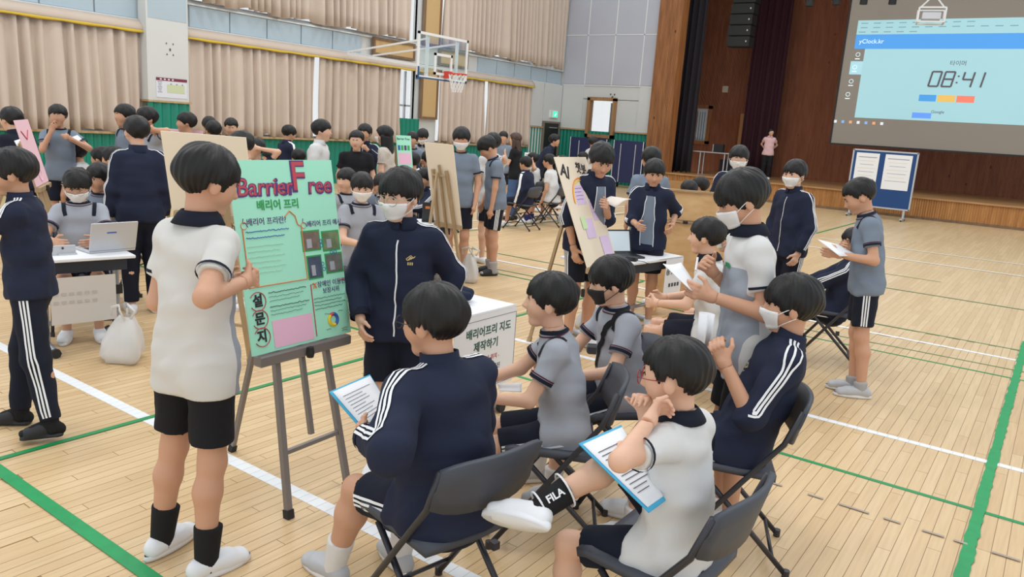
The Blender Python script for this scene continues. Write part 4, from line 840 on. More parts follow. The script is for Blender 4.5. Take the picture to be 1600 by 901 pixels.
def easel(bd, label, m, z_tray, spread=.17, back=.68, tray=True, foot_m=RUBBER, bx=.1):
    """tripod stand: two front legs running up behind the board, one hind leg"""
    c = bd.W(bd.w / 2, 0); r = tag(empty('easel', (c[0], c[1], 0)), label, 'easel'); ex = np.array([bd.ex[0], bd.ex[1], 0]); nf = bd.nf; oz = bd.o[2]
    topz = oz + bd.h * .66; ti = math.asin(min(.9, max(0, -(bd.ey @ nf)))); tn = math.tan(ti); at = lambda x, z, d=.036: ex * x - nf * (d + (z - oz) * tn) + np.array([0, 0, z])
    for s in (-1, 1):
        a, b = at(s * spread * 1.12, 0.0), at(s * spread * .7, topz); MB().tube([a, b], .020, 4).build('front_leg', m, r); MB().tube([a, a + (b - a) * .03], .026, 4).build('rubber_foot', foot_m, r)
    h0 = at(0, topz - .03, .075); h1 = -nf * back + ex * bx; MB().tube([h1, h0], .017, 4).build('hind_leg', m, r); MB().tube([h1, h1 + (h0 - h1) * .03], .023, 4).build('rubber_foot', foot_m, r)
    MB().tube([at(0, .34), at(0, topz + .05)], .016, 4).build('centre_post', m, r); MB().tube([at(-spread * 1.06, .30), at(spread * 1.06, .30)], .014, 4).build('cross_bar', m, r); MB().tube([at(-spread * .72, topz - .06, .05), at(spread * .72, topz - .06, .05)], .013, 4).build('cross_bar', m, r)
    if tray:
        R = np.stack([bd.ex, bd.nf, [0, 0, 1.0]], 1); MB().box(np.array([0, 0, oz - .03]), (bd.w * .92, .05, .05), R, .006).build('tray', m, r); MB().lathe([(.0, .03), (.016, .03), (.02, .0), (.016, -.02), (.0, -.02)], np.array([0, 0, oz - .04]) + nf * .035, 8).build('clamp_knob', RUBBER, r)
    return r
MINT = mat('board_mint', srgb(168, 236, 208), .6); CREAMB = mat('board_cream', srgb(236, 222, 200), .7); PINKB = mat('board_pink', srgb(238, 196, 206), .7)
PURPLE = mat('pen_purple', srgb(92, 52, 120), .6); ORANGE = mat('pen_orange', srgb(226, 130, 72), .6); GREENP = mat('pen_green', srgb(52, 160, 84), .6); BLUEP = mat('pen_blue', srgb(48, 92, 176), .6); REDP = mat('pen_red', srgb(192, 72, 84), .6); PINKP = mat('note_pink', srgb(236, 188, 212), .7); LILAC = mat('note_lilac', srgb(222, 200, 232), .7); BLACKP = mat('pen_black', srgb(36, 36, 42), .6); YELP = mat('pen_yellow', srgb(236, 206, 44), .6)
# green board with its heading
bd = Board('poster_board', AT(395, 557, 3.4), AT(541, 520, 3.868), .60, .86, 11, MINT, 'mint green poster board headed Barrier Free with photographs and a ring chart')
bd.text('Barrier', .02, .735, .115, PURPLE, .1, .004); bd.text('Barrier', .0235, .737, .108, REDP, .1, 0, d=.0032); bd.text('F', .325, .775, .20, PURPLE, 0, .006); bd.text('F', .33, .778, .19, REDP, 0, .001, d=.0032); bd.text('ree', .425, .735, .115, PURPLE, .1, .004); bd.text('ree', .428, .737, .108, REDP, .1, 0, d=.0032)
bd.text('배리어 프리', .12, .655, .05, GREENP, 0, .001); bd.text('배리어 프리란?', .055, .585, .036, PURPLE)
for a, b, s_ in ((.04, .585, .016), (.375, .565, .014)): bd.stroke([(a + s_ * math.cos(t), b - .012 + s_ * math.sin(t)) for t in np.linspace(.5, 5.6, 14)], .0016, ORANGE, 'wheelchair_mark'); bd.stroke([(a, b + .02), (a - .004, b), (a + .012, b - .002), (a + .02, b - .02)], .0016, PURPLE, 'wheelchair_mark')
bd.stroke([(.03, .56), (.03, .30), (.36, .30), (.36, .55), (.34, .56), (.33, .60), (.30, .625), (.27, .60)], .003, ORANGE, 'frame_line'); bd.scrib(.045, .545, .24, BLUEP, 2, .028, .0017, 1); bd.scrib(.045, .48, .2, mat('pen_faint', srgb(190, 212, 190), .7), 6, .024, .001, 2)
bd.text('배리어 프리 예시', .395, .555, .032, PURPLE)
PH = [mat('photo_%d' % i, srgb(*c), .4, noise=.7, nscale=22) for i, c in enumerate([(120, 104, 92), (118, 132, 96), (74, 84, 104), (112, 112, 106)])]
for i, (u, v, w_, h_) in enumerate(((.36, .435, .10, .085), (.485, .425, .10, .085), (.375, .30, .08, .10), (.49, .315, .10, .085))):
    f = bd.rect(u - .007, v - .007, w_ + .014, h_ + .014, GREENP, 'photo_frame'); q = bd.rect(u, v, w_, h_, PH[i], 'photo', .002, parent=f); q.matrix_parent_inverse = f.matrix_basis.inverted(); bd.rect(u + w_ * .2, v + h_ * .1, w_ * .3, h_ * .5, mat('photo_road', srgb(170, 172, 180), .5), 'photo_detail', .003)
for a, b in ((.468, .47), (.47, .45), (.53, .41), (.555, .41), (.465, .36), (.47, .335)): bd.stroke([(a + .009 * math.cos(t), b + .009 * math.sin(t)) for t in np.linspace(0, 6.28, 12)], .0014, BLUEP, 'chain_link')
bd.text('설', .035, .235, .06, BLACKP, 0, .002); bd.text('문', .035, .155, .06, BLACKP, 0, .002); bd.text('지', .035, .075, .06, BLACKP, 0, .002)
for b in (.235, .155, .075): bd.stroke([(.063 + .043 * math.cos(t), b + .042 * math.sin(t)) for t in np.linspace(-2.6, 2.6, 18)], .0022, REDP, 'bubble_outline')
bd.scrib(.125, .265, .22, BLACKP, 1, .02, .0014, 3); bd.scrib(.125, .245, .2, INK, 2, .018, .0009, 4); bd.scrib(.125, .20, .23, BLACKP, 1, .02, .0014, 5); bd.scrib(.125, .182, .21, INK, 2, .018, .0009, 6); bd.rect(.125, .012, .235, .125, PINKP, 'pink_note')
bd.stroke([(.375, .02), (.375, .27), (.40, .27)], .0026, REDP, 'frame_line'); bd.stroke([(.56, .27), (.598, .27)], .0026, REDP, 'frame_line'); bd.text('장애인 이동권', .415, .262, .032, PURPLE); bd.text('보장시위', .445, .228, .030, PURPLE); bd.stroke([(.39, .275), (.41, .25)], .003, ORANGE); bd.stroke([(.41, .275), (.39, .25)], .003, ORANGE)
bd.scrib(.385, .198, .20, BLACKP, 4, .017, .0011, 7)
for a0, a1, m in ((-1.2, 1.5, BLUEP), (1.5, 2.2, REDP), (2.2, 5.08, YELP)): bd.stroke([(.49 + .027 * math.cos(t), .083 + .027 * math.sin(t)) for t in np.linspace(a0, a1, 12)], .009, m, 'ring_chart')
bd.scrib(.44, .115, .03, INK, 1, r=.0009, seed=8); bd.scrib(.53, .12, .03, INK, 1, r=.0009, seed=9); bd.scrib(.44, .04, .03, INK, 1, r=.0009, seed=10); bd.scrib(.54, .03, .04, INK, 2, r=.0009, seed=11)
easel(bd, 'grey metal easel carrying the mint green poster board', EASELG, 0)
# AI chatbot board
b2 = Board('poster_board', AT(918, 418, 6.0), AT(960.5, 398, 6.42), .56, .90, 24, CREAMB, 'tall cream poster board with AI heading and lilac notes')
b2.text('AI', .03, .80, .15, BLACKP, .1, .004, rot=-18); b2.text('챗봇', .30, .81, .10, BLACKP, .1, .002, rot=-10); b2.stroke([(.11 + .19 * (1 - math.cos(t)), .52 + .20 * math.sin(t)) for t in np.linspace(0, 3.14, 24)], .006, mat('arch_orange', srgb(226, 140, 50), .6), 'arch'); b2.stroke([(.12 + .18 * (1 - math.cos(t)), .51 + .19 * math.sin(t)) for t in np.linspace(0, 3.14, 24)], .005, YELP, 'arch')
for k, (u, v, w_, h_, m) in enumerate(((.15, .50, .17, .16, LILAC), (.36, .36, .20, .18, LILAC), (.16, .22, .16, .16, LILAC), (.36, .05, .17, .17, LILAC), (.12, .30, .08, .10, mat('note_green', srgb(204, 230, 178), .7)))): b2.rect(u, v, w_, h_, m, 'note', .001 + .001 * k); b2.scrib(u + .015, v + h_ - .025, w_ * .75, PURPLE, 4 if m is LILAC else 0, .03, .0016, 20 + k)
b2.scrib(.46, .74, .1, REDP, 3, .03, .0015, 30); easel(b2, 'wooden easel carrying the cream AI poster board', EASELW, 0, foot_m=EASELW)
# board seen from behind on a wooden easel
b3 = Board('poster_board', AT(722, 352, 8.2), AT(673, 345, 8.5), .42, .86, 13, CREAMB, 'pale board turned away on a wooden easel next to the boys')
easel(b3, 'wooden easel holding the board seen from behind', EASELW, 0, spread=.14, back=.62, foot_m=EASELW, bx=-.25)
# cream board from behind, left
b4 = Board('poster_board', AT(398, 340, 5.3), AT(248, 335, 5.5), .66, .55, 10, CREAMB, 'wide cream board seen from behind between navy and white-shirted boys')
easel(b4, 'pale wooden easel under the wide cream board', EASELW, 0, foot_m=EASELW, back=.35, bx=-.12)
b5 = Board('poster_board', AT(58, 292, 7.0), AT(78, 286, 7.6), .6, .60, 14, PINKB, 'pink poster board standing beside the boys at the left wall'); b5.stroke([(.1, .5), (.25, .42), (.4, .5)], .006, REDP, 'ribbon_drawing'); b5.stroke([(.3 + .07 * math.cos(t), .1 + .07 * math.sin(t)) for t in np.linspace(0, 6.3, 16)], .005, PINKP, 'circle_drawing'); easel(b5, 'wooden easel under the pink poster board', EASELW, 0, foot_m=EASELW)
b6 = Board('poster_board', AT(256, 236, 10.2), AT(312, 238, 10.2), .5, .3, 8, PINKB, 'pink poster board half hidden behind the wide cream board'); b6.scrib(.08, .25, .3, REDP, 2, .05, .006, 50); easel(b6, 'wooden easel under the half hidden pink board', EASELW, 0, foot_m=EASELW)
b7 = Board('poster_board', AT(622, 262, 11.0), AT(648, 262, 11.2), .26, .46, 10, MINT, 'small mint poster with blue and green drawings behind the woman in the floral dress'); b7.text('Barrier Free', .01, .41, .045, BLACKP); b7.rect(.02, .05, .22, .16, PINKP, 'pink_sheet'); 
for k in range(4): b7.rect(.02 + .055 * k, .25, .04, .07, (BLUEP, GREENP, PURPLE, GREENP)[k], 'drawing')
easel(b7, 'wooden easel under the small mint poster', EASELW, 0, foot_m=EASELW)
b8 = Board('poster_board', AT(819, 252, 17.2), AT(839, 252, 17.2), .27, .2, 8, PAPER, 'white poster propped behind the seated boys near the exit'); b8.scrib(.03, .15, .2, BLACKP, 3, .05, .006, 40); easel(b8, 'wooden easel under the white poster near the exit', EASELW, 0, foot_m=EASELW)
# ---- tables
TOPW = mat('table_white', srgb(232, 234, 238), .5); DRAWER = mat('drawer_dark', srgb(40, 44, 56), .6); LEGG = mat('table_leg', srgb(168, 172, 178), .4, .5)
def table(label, A, B, depth, h=.72, top=TOPW):
    """A,B = ends of the near edge (floor plan), depth away from it"""
    A = np.asarray(A, float)[:2]; B = np.asarray(B, float)[:2]; ex = (B - A) / np.linalg.norm(B - A); ey = np.array([-ex[1], ex[0]]); 
    if ey @ ((A + B) / 2) < 0: ey = -ey
    w = np.linalg.norm(B - A); c = (A + B) / 2 + ey * depth / 2; r = tag(empty('table', (c[0], c[1], 0)), label, 'table'); R = np.array([[ex[0], ey[0], 0], [ex[1], ey[1], 0], [0, 0, 1.0]]); X = lambda x, y, z: R @ np.array([x, y, z])
    MB().box(X(0, 0, h - .0125), (w, depth, .025), R, .005).build('table_top', top, r); MB().box(X(0, -.02, h - .07), (w - .1, depth - .12, .085), R).build('drawer', DRAWER, r)
    for s in (-1, 1):
        MB().tube([X(s * (w / 2 - .07), 0, .06), X(s * (w / 2 - .07), 0, h - .02)], .03, 8, flat=.7).build('leg', LEGG, r); MB().box(X(s * (w / 2 - .07), 0, .42), (.07, .07, .07), R).build('height_clamp', RUBBER, r)
        MB().tube([X(s * (w / 2 - .07), -depth / 2 + .02, .035), X(s * (w / 2 - .07), depth / 2 - .02, .035)], .03).build('foot_bar', LEGG, r, True)
        for q in (-1, 1): MB().tube([X(s * (w / 2 - .07), q * (depth / 2 - .03), .035), X(s * (w / 2 - .07), q * (depth / 2), .035)], .035).build('foot_cap', RUBBER, r)
    MB().tube([X(-w / 2 + .07, 0, .2), X(w / 2 - .07, 0, .2)], .018).build('stretcher', LEGG, r); return r, X, np.array([c[0], c[1], 0]), R, w
LAPG = mat('laptop_grey', srgb(196, 198, 204), .4, .3); LAPB = mat('laptop_black', srgb(40, 42, 46), .45)
def laptop(label, c, ang, m, screen=None, open_=105, s=1.0):
    r = tag(empty('laptop', c, ang), label, 'laptop'); MB().box((0, 0, .009), (.34 * s, .23 * s, .018), None, .004).build('base', m, r); MB().box((0, .01, .0185), (.29 * s, .11 * s, .002)).build('keyboard', LAPB if m is not LAPB else mat('keys_dark', srgb(24, 25, 28), .5), r)
    a = math.radians(open_ - 90); R = np.array([[1, 0, 0], [0, math.cos(a), math.sin(a)], [0, -math.sin(a), math.cos(a)]]); c_ = np.array([0, .115 * s, .018]) + R @ np.array([0, 0, .11 * s]); MB().box(c_, (.34 * s, .010, .22 * s), R, .003).build('lid', m, r)
    MB().box(c_ + R @ np.array([0, -.006, 0]), (.31 * s, .002, .19 * s), R).build('screen', screen or LAPB, r)
    return r, c_, R
# desk with the silver laptop, left
t1, X1, c1, R1, w1 = table('grey-legged desk with a cream paper sign and a silver laptop', G(62, 407, .72), G(212, 398, .72), .5)
MB().box(X1(-.05, -.262, .42), (w1 - .2, .004, .34), R1).build('paper_sign', mat('sign_cream', srgb(206, 200, 194), .75), t1)
for k in range(14): MB().box(X1(-.28 + .05 * (k % 7), -.266, .47 - .06 * (k // 7)), (.03, .003, .02), R1).build('sign_writing', mat('sign_faint', srgb(188, 181, 175), .7), t1)
lt = G(165, 390, .72); lp, _, _ = laptop('silver laptop with a blue sticker seen from behind', (lt[0], lt[1], .721), math.atan2(R1[1, 0], R1[0, 0]) + math.pi + .15, LAPG, s=1.0); MB().box((.02, .155, .16), (.07, .006, .022)).build('sticker', BLUEP, lp)
q = G(98, 398, .72); r = tag(empty('phone_stand', (q[0], q[1], .72)), 'small grey tilted plate standing at the desk edge', 'stand'); MB().box((0, 0, .035), (.17, .012, .07), R1, .003).build('plate', LAPG, r); MB().box((0, .03, .006), (.12, .06, .012), R1).build('foot', LAPG, r); MB().tube([R1 @ np.array([.0, -.008, .05]), R1 @ np.array([0, -.012, .05])], .008).build('hole', RUBBER, r)
# desk with the hanging white sign, centre
t2, X2, c2, R2, w2 = table('desk draped with a white sheet sign in green Korean lettering', G(690, 505, .72), G(806, 476, .72), .5)
q0 = X2(w2 / 2 - .62, -.256, .715); sheet2 = MB().box(X2(w2 / 2 - .31, -.257, .47), (.62, .003, .52), R2).build('paper_sign', PAPER, t2); MB().box(X2(w2 / 2 - .31, -.05, .7215), (.62, .42, .003), R2).build('paper_cover', PAPER, t2)
def sign(tr, X, R, x, y, z, body, size, m, bold=0): return text_mesh(body, size, m, tr, frame_mat(X(x, y, z), R @ np.array([1.0, 0, 0]), [0, 0, 1.0]), 'lettering', 0, bold)
DKG = mat('letter_green', srgb(34, 92, 78), .6); x0 = w2 / 2 - .60
sign(t2, X2, R2, x0 + .09, -.260, .60, '배리어프리 지도', .068, DKG, .0012); sign(t2, X2, R2, x0 + .17, -.260, .51, '제작하기', .068, DKG, .0012); sign(t2, X2, R2, x0 + .12, -.260, .42, '- 인, 이동권과 위치 -', .038, REDP); sign(t2, X2, R2, x0 + .38, -.260, .35, '영진', .04, BLACKP); sign(t2, X2, R2, x0 + .42, -.260, .29, '호', .04, BLACKP)
for a, b in (((.0, .23), (.6, .23)), ((.6, .23), (.6, .68)), ((.6, .68), (.0, .68))): MB().tube([X2(x0 + a[0], -.2595, a[1]), X2(x0 + b[0], -.2595, b[1])], .0014, 4).build('border_line', INK, t2)
q = X2(w2 / 2 - .22, .03, 0) + c2; r = tag(empty('folded_jacket', (q[0], q[1], .725)), 'navy jacket crumpled on the sheet-covered desk', 'jacket')
sj = SDF(); rs = np.random.RandomState(5)
for k in range(9): a_ = np.array([rs.uniform(-.1, .1), rs.uniform(-.07, .07), .025 + .012 * k / 3]); b_ = a_ + np.array([rs.uniform(-.1, .1), rs.uniform(-.08, .08), .01]); sj.cone(a_, b_, .028, .024, .018, None, (np.zeros(3), np.array([0, 0, -1.0])))
lo, hi = sj.bounds(); V, Fq = surface(sj, lo, hi, .007); fast_obj('fabric', V, Fq, NAVY, r)
# AI table
t3, X3, c3, R3, w3 = table('desk with black laptops and a white sheet sign next to the AI board', G(952, 416, .72), G(1068, 400, .72), .55)
MB().box(X3(w3 / 2 - .16, -.283, .50), (.30, .003, .42), R3).build('paper_sign', PAPER, t3); MB().box(X3(w3 / 2 - .22, -.08, .7215), (.42, .40, .003), R3).build('paper_cover', PAPER, t3); sign(t3, X3, R3, w3 / 2 - .30, -.287, .58, '⑧ AI 챗', .07, BLACKP, .001); [MB().box(X3(w3 / 2 - .22 + .05 * k, -.286, .455), (.03, .003, .035), R3).build('sign_writing', INK, t3) for k in range(4)]
a3 = math.atan2(R3[1, 0], R3[0, 0]); q = X3(-.05, -.02, .7215) + c3; laptop('open black laptop showing white text next to the AI board', q, a3 - .35, LAPB, mat('laptop_lit', srgb(196, 208, 216), .4, emit=.35)); q = X3(-.26, .16, .7215) + c3; laptop('black laptop further back behind the open one', q, a3 - .1, LAPB, mat('laptop_dim', srgb(70, 84, 110), .4))
q = X3(-.16, -.2, .7215) + c3; r = tag(empty('eyeglasses_case', q), 'small black webcam lying on the laptop desk', 'webcam'); r.name = 'webcam'; MB().box((0, 0, .022), (.10, .045, .044), None, .01).build('body', LAPB, r); MB().tube([(.02, -.02, .025), (.02, -.035, .025)], .014).build('lens', RUBBER, r); MB().tube([(.05, 0, .01), (.12, .02, .006), (.16, -.03, .006), (.22, -.02, .006)], .003, 5).build('cable', RUBBER, r)
# desk amid the seated group
t4, X4, c4, R4, w4 = table('white desk in the seated group behind the masked boy with glasses', G(612, 350, .72), G(712, 352, .72), .5)
MB().box(X4(-w4 / 2 + .02, 0, .45), (.02, .5, .5), R4).build('side_panel', PAPERC, t4); q = X4(.22, .05, .7215) + c4; lp, cl_, Rl = laptop('dark laptop with an orange sticker on the white desk', q, math.atan2(R4[1, 0], R4[0, 0]) + 2.9, LAPB); MB().box(cl_ + Rl @ np.array([.11, .007, .05]), (.05, .004, .03), Rl).build('sticker', ORANGE, lp)
# plywood panels behind the laptop desk
q = AT(1095, 300, 8.0); f = nrm(np.array([-q[0], -q[1], 0])); ex = np.array([-f[1], f[0], 0]); r = tag(empty('plywood_unit', (q[0], q[1], 0)), 'two plywood panels stacked on edge behind the laptop desk', 'panel'); PLY = wood_mat('plywood', srgb(206, 164, 112), srgb(226, 188, 138), axis=1, knots=False); R = np.stack([ex, f, [0, 0, 1.0]], 1)
for z, hh, dx in ((.52, .90, -.03), (1.155, .30, .02)): MB().box(ex * dx + np.array([0, 0, z]), (.74, .025, hh), R).build('panel', PLY, r)
for z in (.99, 1.31): MB().box(np.array([0, 0, z]) + f * .012, (.78, .05, .02), R).build('edge_strip', LEDGE, r)
for s in (-1, 1): MB().box(ex * s * .36 + np.array([0, 0, .65]) - f * .035, (.05, .04, 1.3), R).build('upright', PLY, r); MB().box(ex * s * .36 + np.array([0, 0, .025]), (.06, .4, .05), R).build('foot', PLY, r)
MB().box(np.array([0, 0, .985]) + f * .04 - ex * .12, (.05, .01, .03), R).build('latch', RUBBER, r)
# ---- basketball hoop
r = tag(empty('basketball_hoop', (-13.0, 14.95, 0)), 'glass basketball backboard with red rim and white net on the wall', 'hoop'); r.location = (-13.0, 14.95, 2.85); WF = mat('hoop_white', srgb(232, 234, 236), .5)
for a, b in (((0, -.9, 0), (0, .9, 0)), ((0, -.9, 1.0), (0, .9, 1.0)), ((0, -.9, 0), (0, -.9, 1.0)), ((0, .9, 0), (0, .9, 1.0)), ((.005, -.3, .12), (.005, .3, .12)), ((.005, -.3, .57), (.005, .3, .57)), ((.005, -.3, .12), (.005, -.3, .57)), ((.005, .3, .12), (.005, .3, .57))): MB().box(((a[0] + b[0]) / 2, (a[1] + b[1]) / 2, (a[2] + b[2]) / 2), (.035, abs(a[1] - b[1]) + .06, abs(a[2] - b[2]) + .06)).build('backboard_frame', WF, r)
MB().box((0, 0, .5), (.012, 1.8, 1.0)).build('glass', glass_mat('board_glass', (.96, .98, .98), .9), r); MB().box((0, -.9, .08), (.06, .05, .3)).build('corner_pad', mat('pad_blue', srgb(40, 84, 130), .7), r); MB().box((0, 0, -.02), (.05, 1.8, .03)).build('bottom_pad', mat('pad_blue', (0, 0, 0)), r)
RIM = mat('rim_red', srgb(206, 62, 52), .4); ph = np.linspace(0, 2 * math.pi, 25); MB().tube([(.40 + .225 * math.cos(t), .1 + .225 * math.sin(t), .14) for t in ph], .014, 6, cap=False).build('rim', RIM, r, True); MB().box((.09, .1, .12), (.16, .14, .16)).build('rim_bracket', RIM, r)
for k in range(12):
    for s in (-1, 1): MB().tube([(.40 + (.22 - .10 * q) * math.cos(2 * math.pi * (k + s * q * 2.2) / 12), .1 + (.22 - .10 * q) * math.sin(2 * math.pi * (k + s * q * 2.2) / 12), .13 - .42 * q) for q in np.linspace(0, 1, 6)], .007, 4).build('net_cord', WF, r)
for y in (-.55, .55): MB().tube([(-.03, y, .25), (-2.9, y * .8, .55)], .045, 4).build('support_arm', WF, r); MB().tube([(-.03, y, .9), (-2.9, y * .8, .6)], .03, 4).build('support_arm', WF, r); MB().box((-.04, y, .5), (.04, .09, 1.0)).build('mount_rail', WF, r)
# ---- screen, projector, speakers, stage furniture
SCRG = mat('screen_grey', srgb(150, 143, 134), .8); r = tag(empty('projection_screen', (-6.5, 26.6, 1.98)), 'large projection screen showing a timer reading 08:41', 'screen'); SX = 7.4
MB().box((SX / 2, 0, 2.6), (SX, .04, 5.2)).build('screen_cloth', SCRG, r); MB().box((SX / 2, -.01, .0), (SX, .06, .05)).build('bottom_bar', RUBBER, r); MB().box((0, -.01, 2.6), (.05, .05, 5.2)).build('side_border', RUBBER, r)
def em(n, c, e=.62): return mat(n, srgb(*c), .8, emit=e)
UI = em('ui_cyan', (152, 194, 202), .5); UB = em('ui_blue', (74, 142, 208)); UT = em('ui_tab', (152, 192, 204)); D = -.025
def ui(x, z, w_, h_, m, name='picture_area', d=0): return MB().box((x + w_ / 2, D - d, z + h_ / 2), (w_, .004, h_), None).build(name, m, r)
ui(.62, .85, 6.4, 2.08, UI); ui(.30, 2.93, 6.75, .43, UB, 'header_bar'); ui(.30, 3.36, 6.75, .42, UI, 'browser_bar'); ui(.26, 2.16, .36, .40, UT, 'menu_tab'); DKU = em('ui_dark', (92, 88, 96), .3)
seg = {'0': 'abcdef', '8': 'abcdefg', '4': 'bcfg', '1': 'bc'}
def digit(ch, x, z, w_=.25, h_=.42):
    L = {'a': (0, h_, w_, h_), 'g': (0, h_ / 2, w_, h_ / 2), 'd': (0, 0, w_, 0), 'f': (0, h_ / 2, 0, h_), 'b': (w_, h_ / 2, w_, h_), 'e': (0, 0, 0, h_ / 2), 'c': (w_, 0, w_, h_ / 2)}
    for k in seg[ch]:
        x0_, z0_, x1_, z1_ = L[k]; MB().tube([(x + x0_ + z0_ * .15, D - .006, z + z0_), (x + x1_ + z1_ * .15, D - .006, z + z1_)], .026, 5).build('digit_segment', DKU, r)
for ch, x in (('0', 2.55), ('8', 2.90), ('4', 3.40), ('1', 3.66)): digit(ch, x, 1.86)
for z in (1.98, 2.16): MB().box((3.29 + (z - 2) * .15, D - .006, z), (.045, .01, .045)).build('colon_dot', DKU, r)
def stext(b, x, z, s, m): return text_mesh(b, s, m, r, Matrix(((1, 0, 0, x), (0, 0, -1, D - .006), (0, 1, 0, z), (0, 0, 0, 1))), 'lettering')
stext('타이머', 3.02, 2.52, .16, DKU); ui(2.36, 1.42, .46, .19, em('btn_blue', (70, 140, 204)), 'button', .004); ui(2.86, 1.42, .46, .19, em('btn_amber', (206, 168, 90)), 'button', .004); ui(3.36, 1.42, .46, .19, em('btn_red', (214, 116, 96)), 'button', .004); stext('Google', 2.75, 1.12, .12, DKU); ui(2.25, .92, .52, .16, em('btn_link', (92, 140, 222)), 'button', .004); UW = em('ui_white', (214, 232, 238)); stext('yClock.kr', .42, 3.15, .18, UW)
for k in range(7): ui(.02 + .23 * k, .66, .085, .085, em('icon_%d' % (k % 3), ((206, 210, 214), (120, 160, 210), (210, 150, 110))[k % 3]), 'taskbar_icon')
for k, z in enumerate((2.76, 2.38, 1.95, 1.55)): MB().tube([(.44 - .04 * k + .06 * math.cos(t), D - .006, z + .06 * math.sin(t)) for t in np.linspace(0, 6.28, 13)], .008, 5).build('menu_icon', UW, r); ui(.37 - .04 * k, z - .14, .14, .025, UW, 'menu_caption', .003)
for z, x0_, n in ((3.68, .4, 9), (3.55, .4, 12), (3.42, .36, 5)):
    for k in range(n): ui(x0_ + .36 * k, z, .2, .025, em('ui_text', (110, 140, 150)), 'browser_text', .003)
r = tag(empty('projector', AT(1453, 36, 19.5)), 'white caged projector hanging from a scissor mount before the screen', 'projector'); R = rotz(math.radians(12)); PW = mat('proj_white', srgb(222, 224, 224), .5)
for sx in (-1, 1):
    for sy in (-1, 1): MB().tube([R @ np.array([sx * .3, sy * .25, 0]), R @ np.array([sx * .3, sy * .25, .34])], .025, 4).build('cage_post', PW, r)
    MB().tube([R @ np.array([sx * .3, -.25, 0]), R @ np.array([sx * .3, .25, 0])], .025, 4).build('cage_rail', PW, r); MB().tube([R @ np.array([sx * .28, 0, .36]), R @ np.array([-sx * .28, 0, 1.0])], .02, 5).build('scissor_arm', PW, r)
    MB().tube([R @ np.array([-.3, sx * .25, .34]), R @ np.array([.3, sx * .25, .34])], .025, 4).build('cage_rail', PW, r); MB().tube([R @ np.array([-.3, sx * .25, 0]), R @ np.array([.3, sx * .25, 0])], .025, 4).build('cage_rail', PW, r)
MB().box((0, 0, .15), (.42, .36, .18), R, .02).build('body', LAPG, r); MB().tube([R @ np.array([-.14, .17, .15]), R @ np.array([-.14, .23, .15])], .05).build('lens', RUBBER, r)
r = tag(empty('line_array_speaker', (-10.0, 26.9, 5.0)), 'black hanging column of loudspeaker boxes beside the stage curtain', 'speaker'); SPK = mat('speaker_black', srgb(30, 32, 32), .7)
for k in range(6): MB().box((0, .01 * k * k, .17 + .36 * k), (.78, .5, .34), None, .02).build('speaker_box', SPK, r); MB().box((.28, -.255 + .01 * k * k, .17 + .36 * k), (.04, .02, .05)).build('badge', mat('badge', srgb(190, 190, 190), .5), r)
for k, (u, v) in enumerate(((1265, 3), (1307, 1), (1350, 0), (1395, 0))): 
    q = AT(u, v, 22.5); r = tag(empty('stage_light', q), ['black spotlight above the bare slatted stage wall', 'black spotlight near the screen edge, over the wall', 'black spotlight over the upper screen corner', 'black spotlight over the screen beside the projector'][k], 'spotlight'); MB().lathe([(.0, .0), (.11, .0), (.10, .22), (.0, .24)], (0, 0, -.12), 10).build('housing', SPK, r); MB().tube([(-.13, 0, 0), (-.13, 0, .25), (.13, 0, .25), (.13, 0, 0)], .012, 5).build('yoke', SPK, r)
r = tag(empty('stage_table', (-10.45, 26.9, .62)), 'small folding table with a black laptop case at the stage side', 'table'); MB().box((0, 0, .78), (1.5, .5, .03)).build('table_top', LAPG, r)
for x in (-.45, .45):
    for y in (-.18, .18): MB().tube([(x, y, 0), (x, y, .77)], .025).build('leg', ALU, r)
r = tag(empty('equipment_case', (-10.3, 26.9, 1.42)), 'small black equipment box on the stage table', 'box'); MB().box((0, 0, .14), (.34, .2, .28), None, .01).build('box', SPK, r); MB().box((-.18, -.02, .14), (.02, .2, .26)).build('panel', LAPG, r); r = tag(empty('floor_monitor', (-10.0, 27.3, .62)), 'black floor speaker below the stage table', 'speaker'); MB().box((0, 0, .28), (.6, .4, .56), None, .02).build('cabinet', SPK, r); MB().box((0, -.205, .28), (.5, .01, .46)).build('grille', BLK, r)
# mobile notice board and folded table-tennis tables
r = tag(empty('notice_board', (-4.27, 23.6, 0)), 'blue wheeled notice board with two printed posters in front of the stage', 'notice board'); NB = mat('felt_blue', srgb(38, 74, 128), .9); MB().box((0, 0, 1.08), (1.62, .05, 1.5)).build('felt_panel', NB, r)
for x, z, sx, sz in ((-.82, 1.08, .04, 1.56), (.82, 1.08, .04, 1.56), (0, 1.85, 1.66, .04), (0, .31, 1.66, .04)): MB().box((x, 0, z), (sx, .07, sz)).build('frame', ALU, r)
for x, w_ in ((-.43, .60), (.36, .68)):
    p_ = MB().box((x, -.03, 1.30), (w_, .006, .95)).build('poster', PAPER, r)
    for k in range(7): MB().box((x, -.035, 1.66 - .1 * k), (w_ * (.8 - .1 * (k % 3)), .003, .01 if k else .02), None).build('poster_line', (mat('ink_pale', srgb(150, 152, 160), .7), mat('poster_tint', srgb(228, 216, 186), .7))[k % 2], p_)
for s in (-1, 1): MB().box((s * .7, 0, .16), (.05, .06, .3)).build('post', ALU, r); MB().box((s * .7, 0, .06), (.06, .6, .04)).build('foot_bar', ALU, r); 
for s in (-1, 1):
    for y in (-.26, .26): MB().tube([(s * .7 - .015, y, .04), (s * .7 + .015, y, .04)], .04, 10).build('caster', RUBBER, r)
